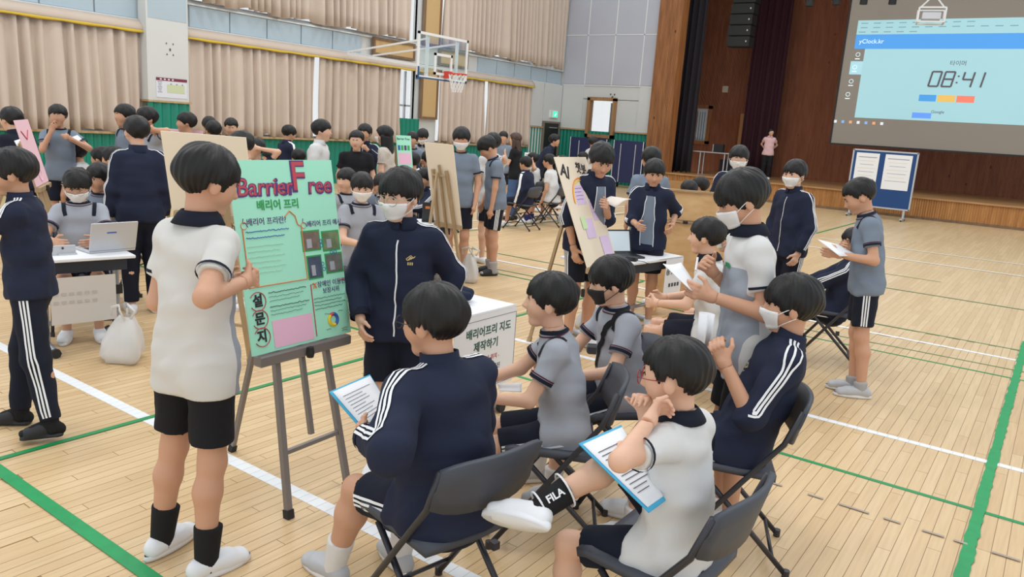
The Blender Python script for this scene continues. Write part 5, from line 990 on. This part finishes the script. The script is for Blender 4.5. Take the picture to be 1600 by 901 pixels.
for k, x in enumerate((-14.1, -12.45)):
    r = tag(empty('table_tennis_table', (x, 24.3 - .1 * k, 0)), ['folded navy table tennis table below the framed window', 'folded navy table tennis table beside the wooden proscenium'][k], 'table'); NV = mat('tt_blue', srgb(34, 42, 84), .5); hw = .74 if k == 0 else .56
    for y in (-.06, .06): MB().box((0, y, .9), (2 * hw, .025, 1.42)).build('table_half', NV, r)
    for s in (-1, 1): MB().box((s * hw, -.075, .9), (.02, .01, 1.42)).build('white_edge', WF, r); MB().box((s * hw * .8, 0, .14), (.04, .5, .04)).build('trolley_bar', RUBBER, r); MB().tube([(s * hw * .5, -.09, .2), (s * hw * .5, -.09, 1.5)], .015).build('leg', LAPG, r)
    for s in (-1, 1):
        for y in (-.22, .22): MB().tube([(s * hw * .8 - .02, y, .06), (s * hw * .8 + .02, y, .06)], .06, 10).build('wheel', RUBBER, r)
# ---- plastic bags and floor oddments
BAG = bpy.data.materials.new('bag_plastic'); BAG.use_nodes = True; _b = BAG.node_tree.nodes['Principled BSDF']; _b.inputs['Base Color'].default_value = (.82, .82, .82, 1); _b.inputs['Roughness'].default_value = .3; _b.inputs['Alpha'].default_value = .72
def bag(label, base, h, w_, seed, m=BAG, lean=(0, 0), handles=True):
    r = tag(empty('plastic_bag', base), label, 'bag'); rs = np.random.RandomState(seed); n = 22; A = []
    for k, (q, rr) in enumerate(((0, .05), (.02, .85), (.15, 1.0), (.35, .9), (.55, .68), (.72, .45), (.8, .32))): A.append([(math.cos(t) * w_ / 2 * rr * (1 + .16 * math.sin(3 * t + seed) + rs.uniform(-.07, .07)) + lean[0] * q, math.sin(t) * w_ * .36 * rr * (1 + .2 * math.sin(4 * t + k) + rs.uniform(-.07, .07)) + lean[1] * q, h * q) for t in np.linspace(0, 2 * math.pi, n + 1)[:-1]])
    MB().grid(A, closed=True).build('bag_body', m, r, True)
    if handles:
        for s in (-1, 1): MB().tube([(s * .06 * w_ / .3 + lean[0] * .78 - .05, s * .02, h * .76), (s * .05 + lean[0] - .055, s * .03, h * .92), (lean[0], s * .03, h), (s * .05 + lean[0] + .055, s * .03, h * .92), (lean[0] * .78 + .06, s * .02, h * .76)], .012, 6, flat=.5).build('handle', m, r, True)
    return r
bag('white plastic carrier bag beside the desk with the silver laptop', G(190, 562), .42, .36, 2, lean=(.05, .04)); bag('white plastic carrier bag at the foot of the wooden easel', G(733, 440), .42, .26, 4); 
r = bag('small clear bag of yellow snacks on the floor', G(911, 512), .2, .2, 7); YS_ = mat('snack_yellow', srgb(222, 192, 70), .6)
for k in range(7): MB().lathe([(0, -.02), (.02, -.01), (.022, .01), (0, .02)], (.05 * math.cos(k * 2.1), .035 * math.sin(k * 1.7), .035 + .02 * (k % 2)), 7).build('snack', YS_, r)
q = G(621, 868); r = tag(empty('eraser', q), 'tiny pale eraser cube on the floor beside the folding chair', 'eraser'); MB().box((0, 0, .012), (.03, .022, .024), rotz(.5), .003).build('block', PAPERC, r); MB().box((0, 0, .012), (.012, .0235, .0255), rotz(.5)).build('sleeve', LAPG, r)
# ================================================================== THE PEOPLE
def put(*a, **k): return person(*a, **k)
SB = dict(stripes=False)
# --- around the main board
p1 = put('boy in navy tracksuit and black slides holding a hand to his mouth', 75, hp=(25, 234, 4.1), top='jacket', rolled=.05, bottom='pants', L=(-.03, .19, 1.30), elbow={-1: (-.5, .1, -1)}, hemd=.07, FL=[82, 668, 0, 'g'], FR=[32, 642, 0, 'g'], shoes=SHOEB, shoe_kind='slide', socks=SOCKB, sockh=.12, head=(10, 8, 0), skin=1, openj=False, curl=(1.0, .5))
p2 = put('boy in white and grey polo pointing at the mint board', -52, hp=(312, 224, 2.88), top='polo', tm=POLO2, head=(-18, 14, 0), R=[382, 440, -.02], L=[345, 446, .2], elbow={1: (.5, -.8, -.6), -1: (-.2, -.4, -.9)}, FL=[252, 838, 0, 'g'], FR=[322, 872, 0, 'g'], bm=BLACKC, stripes=False, socks=SOCKB, sockh=.14, shoes=SHOEW, skin=1, curl=(.7, .9), hemd=.16)
p3 = put('masked boy with glasses in zipped navy tracksuit behind the sheet-covered desk', 172, hp=(632, 263, 3.75), top='jacket', mask='w', glasses='s', head=(-28, 10, 0), R=[563, 498, 0], L=(-.22, -.04, .86), socks=SOCKW, skin=2, openj=False)
gd = [p3['P'] + p3['sp'] * z * p3['S'] + p3['Ft'] * .16 + p3['Rr'] * .01 for z in np.linspace(.46, -.08, 14)]; MB().grid(ribbon(p3['g'], gd, .008, .005, 3, root=p3['root'])).build('zip', STRIPEW, p3['shirt'])
def emblem(p, x, z, s=1.0, m=None, letters=True):
    GM = m or mat('emblem_gold', srgb(206, 184, 120), .5); c = p['P'] + p['sp'] * z * p['S'] + p['Rr'] * x * p['S'] + p['Ft'] * .16; rx, up = p['Rr'] * .03 * s, p['sp'] * .015 * s
    for pts in ([c - rx, c + up, c + rx, c - up, c - rx], [c + (rx * math.cos(t) * .3 + up * math.sin(t) * .6) for t in np.linspace(0, 6.28, 10)]): MB().grid(ribbon(p['g'], resample(pts, 22), .0035 * s, .006, 3, root=p['root'])).build('emblem', GM, p['shirt'])
    if letters:
        for k in (-1, 0, 1): MB().grid(ribbon(p['g'], [c + p['Rr'] * .013 * k * s - p['sp'] * (.026 + .005 * q) * s for q in range(3)], .006 * s, .006, 3, root=p['root'])).build('emblem_letter', GM, p['shirt'])
emblem(p3, -.075, .36)
p4 = put('boy in navy jacket seen from behind on a folding chair with a blue clipboard', 40, hp=(688, 446, 2.68), sit=.53, top='jacket', head=(22, 6, 0), glasses='b', lean=10, L=[572, 682, -.12], R=(.12, .36, .70), FL=[522, 878, 0, 'g'], socks=SOCKW, sockh=.13, shoes=SHOEG, skin=1, build=1.17, openj=False)
p5 = put('boy in grey gym shirt in profile beside the white sheet sign', 92, hp=(868, 431, 3.4), sit=.53, patch=True, lean=10, L=(-.1, .36, .66), R=(.1, .42, .66), head=(0, -2, 0), skin=2, socks=SOCKG, shoes=SHOEG)
p6 = put('boy in black mask and grey gym shirt with a crossbody strap', 118, hp=(966, 402, 3.88), sit=.53, patch=True, mask='b', lean=9, L=(-.12, .36, .66), R=(.10, .40, .66), head=(-10, 14, 0), hair='fringe', skin=2, shoes=SHOEG, socks=SOCKW)
gd = [p6['N'] - p6['Rr'] * .09 + p6['sp'] * .0 - p6['Ft'] * .02, p6['N'] - p6['Rr'] * .085 + p6['Ft'] * .10 - p6['sp'] * .03, p6['P'] + p6['sp'] * .3 + p6['Ft'] * .15 - p6['Rr'] * .02, p6['P'] + p6['sp'] * .12 + p6['Ft'] * .15 + p6['Rr'] * .08]; MB().grid(ribbon(p6['g'], resample(gd, 24), .032, .006, 3, root=p6['root'])).build('bag_strap', BLACKC, p6['e'])
p7 = put('boy with red glasses in white polo with his leg crossed and a blue clipboard', 66, hp=(1072, 536, 2.48), sit=.53, top='polo', tm=WHITEC, lean=4, glasses='r', head=(12, 8, 0), hair='short', L=[1016, 655, -.12], R=[1008, 648, .05], elbow={-1: (-.8, -.3, -1), 1: (.3, -.1, -1)}, FR=[838, 792, .0], FL=(-.13, .36, .078), knee={1: (0, .5, 1.2)}, stripes=False, socks=SOCKB, sockh=.12, shoes=SHOEW, skin=2, curl=(1.1, 1.1), build=1.02)
p8 = put('masked boy standing in white and grey polo reading sheets of paper', 106, hp=(1178, 261, 3.5), top='polo', tm=POLO8, mask='w', head=(4, 26, 0), lean=6, L=[1112, 463, -.1], R=[1113, 424, .08], elbow={-1: (-.2, -.6, -.8), 1: (.2, -.5, -.9)}, stripes=False, bm=BLACKC, skin=1, curl=(.6, 1.0), hair='fringe', hemd=.15)
p9 = put('masked boy seated in navy striped jersey holding a rolled paper', 96, hp=(1252, 430, 3.3), sit=.54, top='jacket', rolled=.02, mask='w', lean=-17, head=(0, 4, 0), L=[1132, 566, -.12], R=[1122, 560, .1], elbow={-1: (-.25, -.1, -1), 1: (.2, -.1, -1)}, skin=1, curl=(1.0, 1.0), hair='fringe', socks=SOCKW, openj=False); emblem(p9, .0, .33, .8, mat('emblem_pale', srgb(206, 200, 160), .5))
p10 = put('boy in blue-grey gym shirt standing and writing on a sheet', 96, hp=(1356, 277, 5.75), tm=GREYB, patch=True, lean=7, head=(6, 30, 0), L=[1312, 398, -.08], R=[1328, 388, .08], elbow={-1: (-.2, -.7, -.6), 1: (.2, -.6, -.7)}, FL=[1345, 606, 0, 'g'], FR=[1332, 598, 0, 'g'], hair='short', socks=SOCKG, sockh=.05, shoes=SHOEG, skin=1, curl=(.4, 1.0), neckfwd=.25)
p11 = put('masked boy in zipped navy tracksuit standing on the open floor towards the stage', 140, hp=(1247, 249, 7.2), top='jacket', mask='w', head=(10, 8, 0), skin=2); p12 = put('masked boy with glasses in open navy jacket standing before the stage', 180, hp=(1157, 226, 8.4), top='jacket', openj=GREYB, mask='w', glasses='s', skin=2, head=(0, 8, 0))
p13 = put('smiling boy in open navy jacket behind the laptop desk', 178, hp=(1024, 248, 7.3), top='jacket', rolled=.35, openj=GREYB, head=(8, 16, 0), R=[996, 352, -.2], L=[1050, 352, .02], elbow={1: (.3, -.5, -.8), -1: (-.4, -.7, -.6)}, skin=1)
p14 = put('boy with open navy jacket reading paper behind the AI board', -142, hp=(940, 219, 6.3), top='jacket', rolled=.3, openj=GREYB, head=(-22, 28, 0), L=[948, 326, -.12], neckfwd=.3, lean=6, skin=1)
p15 = put('boy in blue-grey shirt with his back turned behind the laptop desk', 20, hp=(1020, 229, 8.2), tm=GREYB, lean=8, skin=1)
p16 = put('boy in white polo with navy collar seated beside the laptop desk', 84, hp=(1111, 340, 5.4), sit=.53, top='polo', tm=WHITEC, lean=10, L=(-.12, .40, .68), R=(.12, .40, .68), stripes=False, skin=2); p17 = put('masked boy in striped navy jacket seated behind the white-polo boy', 84, hp=(1150, 345, 5.9), sit=.53, top='jacket', mask='w', glasses='s', lean=10, skin=2)
p18 = put('dark-haired boy sitting low beyond the plywood panels', 30, hp=(1079, 279, 10.1), sit=.45, tm=NAVY, skin=1); p19 = put('masked dark-haired boy sitting low beyond the plywood panels', 80, hp=(1097, 275, 11.2), sit=.45, tm=NAVYD, mask='b', skin=1)
p20 = put('man in pink polo and black trousers standing on the stage', 180, world=AT(1197, 262, 26.8), h=1.72, top='polo', tm=PINKC, bottom='pants', bm=BLACKC, trim=PINKC, stripes=False, head=(25, -6, 0), L=(-.1, -.14, 1.0), R=(.1, -.14, 1.0)); p20['e'].location.z = .62
p21 = put('boy bent over on a chair behind the writing boy', 95, hp=(1342, 357, 6.6), sit=.46, top='jacket', lean=-12, L=(-.1, .36, .6), R=(.1, .36, .6), skin=1)
# --- left tables
p23 = put('boy in navy tracksuit with his back turned at the silver laptop desk', 6, hp=(214, 181, 6.6), top='jacket', bottom='pants', L=(-.24, .06, .82), head=(12, 6, 0), hair='short', skin=2, openj=False)
p24 = put('masked boy with glasses in grey shirt typing on the silver laptop', 178, hp=(121, 261, 6.1), sit=.53, patch=True, mask='w', glasses='s', head=(-8, 24, 0), L=(-.1, .40, .76), R=(.16, .38, .76), shoes=SHOEW, skin=1); p25 = put('smiling boy squeezed beside the masked laptop typist', 150, hp=(157, 255, 6.9), sit=.53, tm=GREYB, head=(-10, 10, 0), skin=1)
p26 = put('boy in white shirt bending over a table, back turned', 25, hp=(120, 219, 9.6), sit=.55, tm=WHITEC, lean=35, skin=1, trim=WHITEC); p27 = put('boy with glasses in blue-grey shirt holding a folded paper at the curtain', 172, hp=(90, 163, 9.3), tm=GREYB, glasses='s', patch=True, R=[80, 205, -.2], L=[112, 218, -.2], elbow={1: (.5, -.2, -.9)}, skin=1)
p28 = put('boy in dark jacket leaning by the pink poster board', 40, hp=(18, 167, 8.3), top='jacket', tm=NAVYD, lean=14, stripes=False, openj=False, skin=2); p29 = put('boy in blue-grey shirt standing behind the navy-backed boy', 120, hp=(196, 162, 9.4), tm=GREYB, patch=True, skin=1); p30 = put('boy in dark-trimmed grey shirt covering his face with a hand', 120, hp=(231, 166, 9.0), tm=GREYC, patch=True, L=[232, 203, -.2], R=[240, 206, -.2], skin=1)
p31 = put('dark-haired boy seated, left of a pair by the curtain wall', 60, hp=(160, 230, 8.9), sit=.53, tm=NAVY, skin=1); p32 = put('dark-haired boy seated, right of a pair by the curtain wall', 60, hp=(179, 228, 8.2), sit=.53, tm=GREYB, skin=1)
p33 = put('boy in profile standing at the half hidden pink board', 95, hp=(293, 175, 10.0), tm=cloth('cloth_mauve', (120, 92, 100)), skin=1); p34 = put('boy facing the curtain behind the cream board', 10, hp=(327, 182, 11.4), tm=NAVY, skin=1); p35 = put('dark-haired boy with his back to us over the cream board', 20, hp=(334, 189, 10.4), tm=NAVYD, skin=1); p36 = put('woman with tied dark hair looking down beyond the cream board', 200, hp=(361, 184, 11.8), tm=BLACKC, hair='short', head=(-20, 16, 0), skin=2)
p37 = put('laughing boy leaning out from behind the wide cream board', 110, hp=(382, 205, 7.0), tm=WHITEC, head=(0, 20, 0), skin=2); p38 = put('boy touching his hair with his fingers behind the mint board', 130, hp=(401, 217, 9.0), tm=NAVY, L=[405, 232, -.15], skin=2); p39 = put('boy seated low against the green wainscot', 100, hp=(424, 232, 11.0), sit=.5, tm=NAVY, skin=1); p40 = put('boy seated next to the white-shirted standing boy', 20, hp=(467, 232, 11.4), sit=.5, tm=NAVY, skin=1)
p41 = put('boy in striped navy tracksuit standing at the green wainscot', -60, hp=(449, 195, 12.2), top='jacket', R=(.1, .3, 1.0), head=(0, 20, 0), skin=1); p42 = put('tall boy in loose white long-sleeved shirt and dark trousers', -105, hp=(501, 186, 9.6), top='jacket', tm=WHITEC, stripes=False, openj=False, bottom='pants', bm=BLACKC, skin=2, hemd=.2, build=1.1)
p43 = put('woman in black T-shirt wearing a name badge', 178, hp=(558, 204, 10.2), tm=BLACKC, trim=BLACKC, bottom='pants', bm=BLACKC, stripes=False, hair='short', head=(-8, 6, 0), skin=2, build=1.12, sleevem=BLACKC); q = p43['P'] + p43['sp'] * .12 + p43['Ft'] * .17 - p43['Rr'] * .06 - p43['root']; MB().box(q, (.09, .006, .14), np.stack([p43['Rr'], p43['Ft'], p43['sp']], 1)).build('name_badge', PAPER, p43['e'])
p44 = put('boy in striped navy jacket standing behind the badge-wearing woman', 160, hp=(571, 193, 11.4), top='jacket', L=[575, 235, -.2], skin=1); p45 = put('masked woman with long black hair in a pale floral dress', 70, hp=(603, 196, 10.8), tm=DRESS, trim=DRESS, sleevem=DRESS, bottom='dress', bm=DRESS, stripes=False, hair='woman', longhair=True, mask='w', skin=2, head=(5, 4, 0))
p46 = put('masked boy in grey polo bending over papers at the window', 165, hp=(662, 200, 13.6), top='polo', mask='w', lean=18, head=(0, 25, 0), L=(-.15, .4, 1.0), R=(.4, .05, .9), skin=1); p47 = put('boy half hidden beside the bending masked boy', 170, hp=(645, 206, 12.9), tm=GREYB, lean=12, skin=1)
p48 = put('boy in blue-grey shirt seated in front of the small mint poster', 30, hp=(646, 237, 11.6), sit=.53, tm=GREYB, skin=1); p49 = put('boy in navy jacket seated with a raised arm by the bending boy', 30, hp=(670, 235, 12.6), sit=.53, top='jacket', L=[655, 252, .1], skin=1); p50 = put('boy in navy jacket seated closest to the board seen from behind', 40, hp=(693, 233, 13.0), sit=.53, top='jacket', skin=1)
p51 = put('boy in grey gym shirt looking away over his shoulder, seated', -150, hp=(543, 263, 8.3), sit=.53, patch=True, head=(-60, 4, 0), L=(-.1, .36, .68), skin=2); p52 = put('masked boy in grey gym shirt seated with a clipboard on his knee', -158, hp=(566, 268, 7.1), sit=.53, patch=True, mask='w', head=(-20, 12, 0), L=(-.1, .36, .72), R=(.1, .36, .72), FL=[552, 440, 0, 'g'], FR=[535, 432, 0, 'g'], skin=2)
p53 = put('boy leaning forward with his face low behind the masked clipboard boy', 170, hp=(597, 271, 9.0), sit=.53, tm=GREYB, lean=25, head=(10, 18, 0), skin=1); p54 = put('boy in grey gym shirt partly hidden behind the tracksuit boy with glasses', 175, hp=(614, 288, 8.2), sit=.5, patch=True, skin=1); p55 = put('boy in striped navy jacket working at the white desk laptop', 120, hp=(668, 262, 9.7), sit=.53, top='jacket', L=(-.1, .42, .76), R=(.1, .42, .76), head=(10, 14, 0), skin=1)
# --- centre, beyond
p56 = put('tall masked boy looking over the top of the board seen from behind', 178, hp=(722, 197, 9.1), tm=GREYB, mask='w', head=(0, 14, 0), shoes=SHOEW, skin=1); p57 = put('boy in blue-grey shirt with his head bowed beside the wooden easel', 104, hp=(768, 210, 9.4), tm=GREYB, patch=True, lean=6, head=(0, 40, 0), neckfwd=.3, L=(-.2, .1, .80), socks=SOCKG, shoe_kind='slide', shoes=SHOEB, skin=1)
p58 = put('boy in white shirt resting a hand on the bowed boy', 30, hp=(772, 207, 10.2), tm=WHITEC, R=[790, 244, -.9], skin=2, trim=WHITEC); p59 = put('boy in grey shirt standing behind the woman in jeans', 178, hp=(787, 205, 16.8), tm=GREYB, skin=1)
p60 = put('woman in black T-shirt and jeans with brown shoulder-length hair', 70, hp=(807, 207, 15.2), tm=BLACKC, trim=BLACKC, sleevem=BLACKC, bottom='pants', bm=DENIM, stripes=False, hair='woman', longhair=True, hairm=mat('hair_brown', srgb(70, 48, 40), .5), L=(-.1, .2, 1.3), R=(.1, .3, 1.15), elbow={-1: (-.3, .1, -1)}, shoes=SHOEB, skin=2)
p61 = put('boy in striped navy jacket leaning over the seated group by the exit', -100, hp=(866, 209, 17.0), top='jacket', lean=30, R=(.1, .4, 1.2), skin=1); p62 = put('boy in navy jacket on a folding chair near the exit', 60, hp=(823, 244, 14.0), sit=.53, top='jacket', skin=1); p63 = put('boy in white shirt with a raised hand on a folding chair', 60, hp=(834, 238, 15.6), sit=.53, tm=WHITEC, L=[832, 252, -.2], skin=1); p64 = put('boy in white shirt and navy socks writing on his lap', 70, hp=(860, 240, 14.8), sit=.53, tm=WHITEC, lean=10, socks=SOCKN, skin=1)
p65 = put('dark-haired boy seated behind the AI board', 40, hp=(880, 243, 15.6), sit=.53, tm=BLACKC, skin=1); p66 = put('boy in white shirt standing before the navy table tennis table', -60, hp=(927, 213, 18.0), tm=WHITEC, skin=1); p67 = put('boy seated low before the navy table tennis table', 90, hp=(912, 237, 18.0), sit=.53, tm=NAVY, skin=1)
# --- chairs under the seated people
for p, lab in ((p4, 'dark grey folding chair under the boy in the navy jacket'), (p5, 'dark grey folding chair under the profile boy in grey gym shirt'), (p6, 'dark grey folding chair under the black-masked boy'), (p7, 'dark grey folding chair under the boy with red glasses'), (p9, 'dark grey folding chair under the boy in striped navy jersey'), (p16, 'dark folding chair under the white-polo boy beside the laptop desk'), (p17, 'dark folding chair under the masked boy in striped jacket'), (p21, 'black folding chair under the boy bent over'), (p24, 'folding chair under the masked laptop typist'), (p25, 'folding chair under the smiling boy beside the typist'), (p26, 'folding chair under the bending boy in white'), (p31, 'folding chair under the left boy of the curtain-wall pair'), (p32, 'folding chair under the right boy of the curtain-wall pair'), (p51, 'folding chair under the boy looking over his shoulder'), (p52, 'folding chair under the masked boy with a clipboard'), (p53, 'folding chair under the boy leaning forward'), (p54, 'folding chair under the boy partly hidden by the tracksuit boy'), (p55, 'folding chair under the boy at the white desk laptop'), (p48, 'folding chair in front of the small mint poster'), (p49, 'black folding chair under the boy with a raised arm'), (p50, 'black folding chair under the boy closest to the turned board'), (p62, 'black folding chair under the navy-jacket boy near the exit'), (p63, 'black folding chair under the boy in white with raised hand'), (p64, 'black folding chair under the boy with navy socks'), (p65, 'folding chair under the boy behind the AI board'), (p67, 'folding chair under the boy before the table tennis table'), (p39, 'folding chair under the boy low against the wainscot'), (p40, 'folding chair under the boy next to the white-shirted boy'), (p18, 'folding chair under the boy beyond the plywood panels'), (p19, 'folding chair under the masked boy beyond the plywood panels')): chair_for(p, lab)
# --- papers and clipboards
def pp(c4, d): return [AT(u, v, d + dd) for u, v, dd in c4]
pz = lambda c4: [G(u, v, z) for u, v, z in c4]
sheet_thing('clipboard', pz([(520, 612, .80), (578, 587, .80), (612, 642, .68), (572, 672, .68)]), 'blue clipboard with a printed form on the navy-jacket boy lap', 'clipboard', under=CLIPB, lines=9)
sheet_thing('clipboard', pz([(911, 694, .84), (972, 667, .84), (1036, 775, .75), (1012, 792, .75)]), 'blue clipboard with a printed form on the knee of the boy with red glasses', 'clipboard', under=CLIPB, lines=11)
D8 = DEPTH(p8['wr'][-1]); sheet_thing('paper_sheets', pp([(1036, 412, .05), (1064, 410, .12), (1092, 452, .06), (1078, 452, -.04)], D8), 'white paper sheets held by the standing masked boy', 'paper', curl=.01); q = p8['wr'][1]; MB().tube([AT(1090, 402, DEPTH(q) - .06) , AT(1087, 422, DEPTH(q) - .08)], .005).build('pen', PAPER); tag(bpy.data.objects['pen'], 'white pen in the hand of the standing masked boy', 'pen')
c = AT(1101, 520, p9['dep'] - .06); r = tag(empty('rolled_paper', c), 'loosely rolled white paper held up by the boy in striped jersey', 'paper'); MB().sheet([[(.032 * math.cos(t) * k, .022 * math.sin(t), z) for t in np.linspace(.3, 5.2, 16)] for z, k in ((-.09, .9), (.09, 1.1))], .002).build('sheet', PAPER, r, True)
sheet_thing('paper_sheet', pp([(1278, 374, 0), (1310, 382, .12), (1342, 400, .08), (1312, 400, -.1)], DEPTH(p10['wr'][-1]) - .02), 'white sheet the writing boy rests on his forearm', 'paper'); sheet_thing('paper_sheet', pp([(943, 315, 0), (958, 307, .1), (986, 311, .08), (962, 324, -.05)], DEPTH(p14['wr'][-1]) - .05), 'open paper in the hands of the boy behind the AI board', 'paper', m=PAPERC, curl=-.02)
sheet_thing('paper_sheet', pz([(778, 600, .64), (815, 598, .64), (815, 612, .64), (780, 610, .64)]), 'white sheet on the lap of the boy in profile', 'paper'); sheet_thing('paper_sheet', pz([(930, 553, .63), (962, 549, .63), (966, 558, .63), (934, 564, .63)]), 'white sheet on the lap of the black-masked boy', 'paper')
c = G(928, 545, .67); r = tag(empty('pencil_case', c), 'dark grey pouch on the lap of the black-masked boy', 'pouch'); MB().box((0, 0, 0), (.08, .05, .055), rotz(.6), .012).build('pouch', mat('pouch_grey', srgb(74, 76, 80), .7), r); MB().box((0, 0, .028), (.07, .008, .004), rotz(.6)).build('zip', RUBBER, r)
sheet_thing('clipboard', pp([(518, 362, 0), (553, 361, .2), (548, 374, .1), (520, 374, -.05)], p52['dep'] - .25), 'white clipboard on the knee of the masked gym-shirt boy', 'clipboard'); sheet_thing('paper_sheet', pp([(112, 214, 0), (121, 211, .05), (128, 217, .05), (119, 224, 0)], p27['dep'] - .22), 'folded white paper of the boy with glasses at the curtain', 'paper'); sheet_thing('paper_sheet', pp([(22, 220, 0), (35, 216, .05), (40, 237, .05), (32, 238, 0)], p28['dep'] - .3), 'white paper of the boy leaning by the pink board', 'paper')
sheet_thing('paper_sheet', pp([(650, 234, 0), (664, 231, .1), (660, 238, .1), (650, 240, 0)], p46['dep'] - .35), 'paper in the hands of the bending masked boy', 'paper', m=PAPERC)
# --- sock lettering and slide marks
sx = p7; a = sx['an'][1]; k = sx['kn'][1]; up = nrm(k - a); tc = nrm(np.array([0, 0, CH]) - a); tc = nrm(tc - up * (tc @ up)); text_mesh('FILA', .034, STRIPEW, sx['e'], frame_mat(a + up * .03 + tc * .0555 - sx['root'], up, np.cross(tc, up)), 'sock_lettering', 0, .001)
for t in (.0, .1): MB().tube([a + up * (.012 + t) + (tc * math.cos(w_) + np.cross(up, tc) * math.sin(w_)) * (.049 + .1 * t) - sx['root'] for w_ in np.linspace(0, 6.28, 20)], .0035, 5).build('sock_band', STRIPEW, sx['e'])
q = p8['P'] + p8['sp'] * .37 * p8['S'] + p8['Ft'] * .16 - p8['Rr'] * .07; MB().grid(ribbon(p8['g'], [q - p8['Rr'] * .025, q, q + p8['Rr'] * .025], .02, .006, 3, root=p8['root'])).build('name_tag', mat('tag_green', srgb(36, 136, 84), .6), p8['shirt'])
bpy.context.view_layer.update()
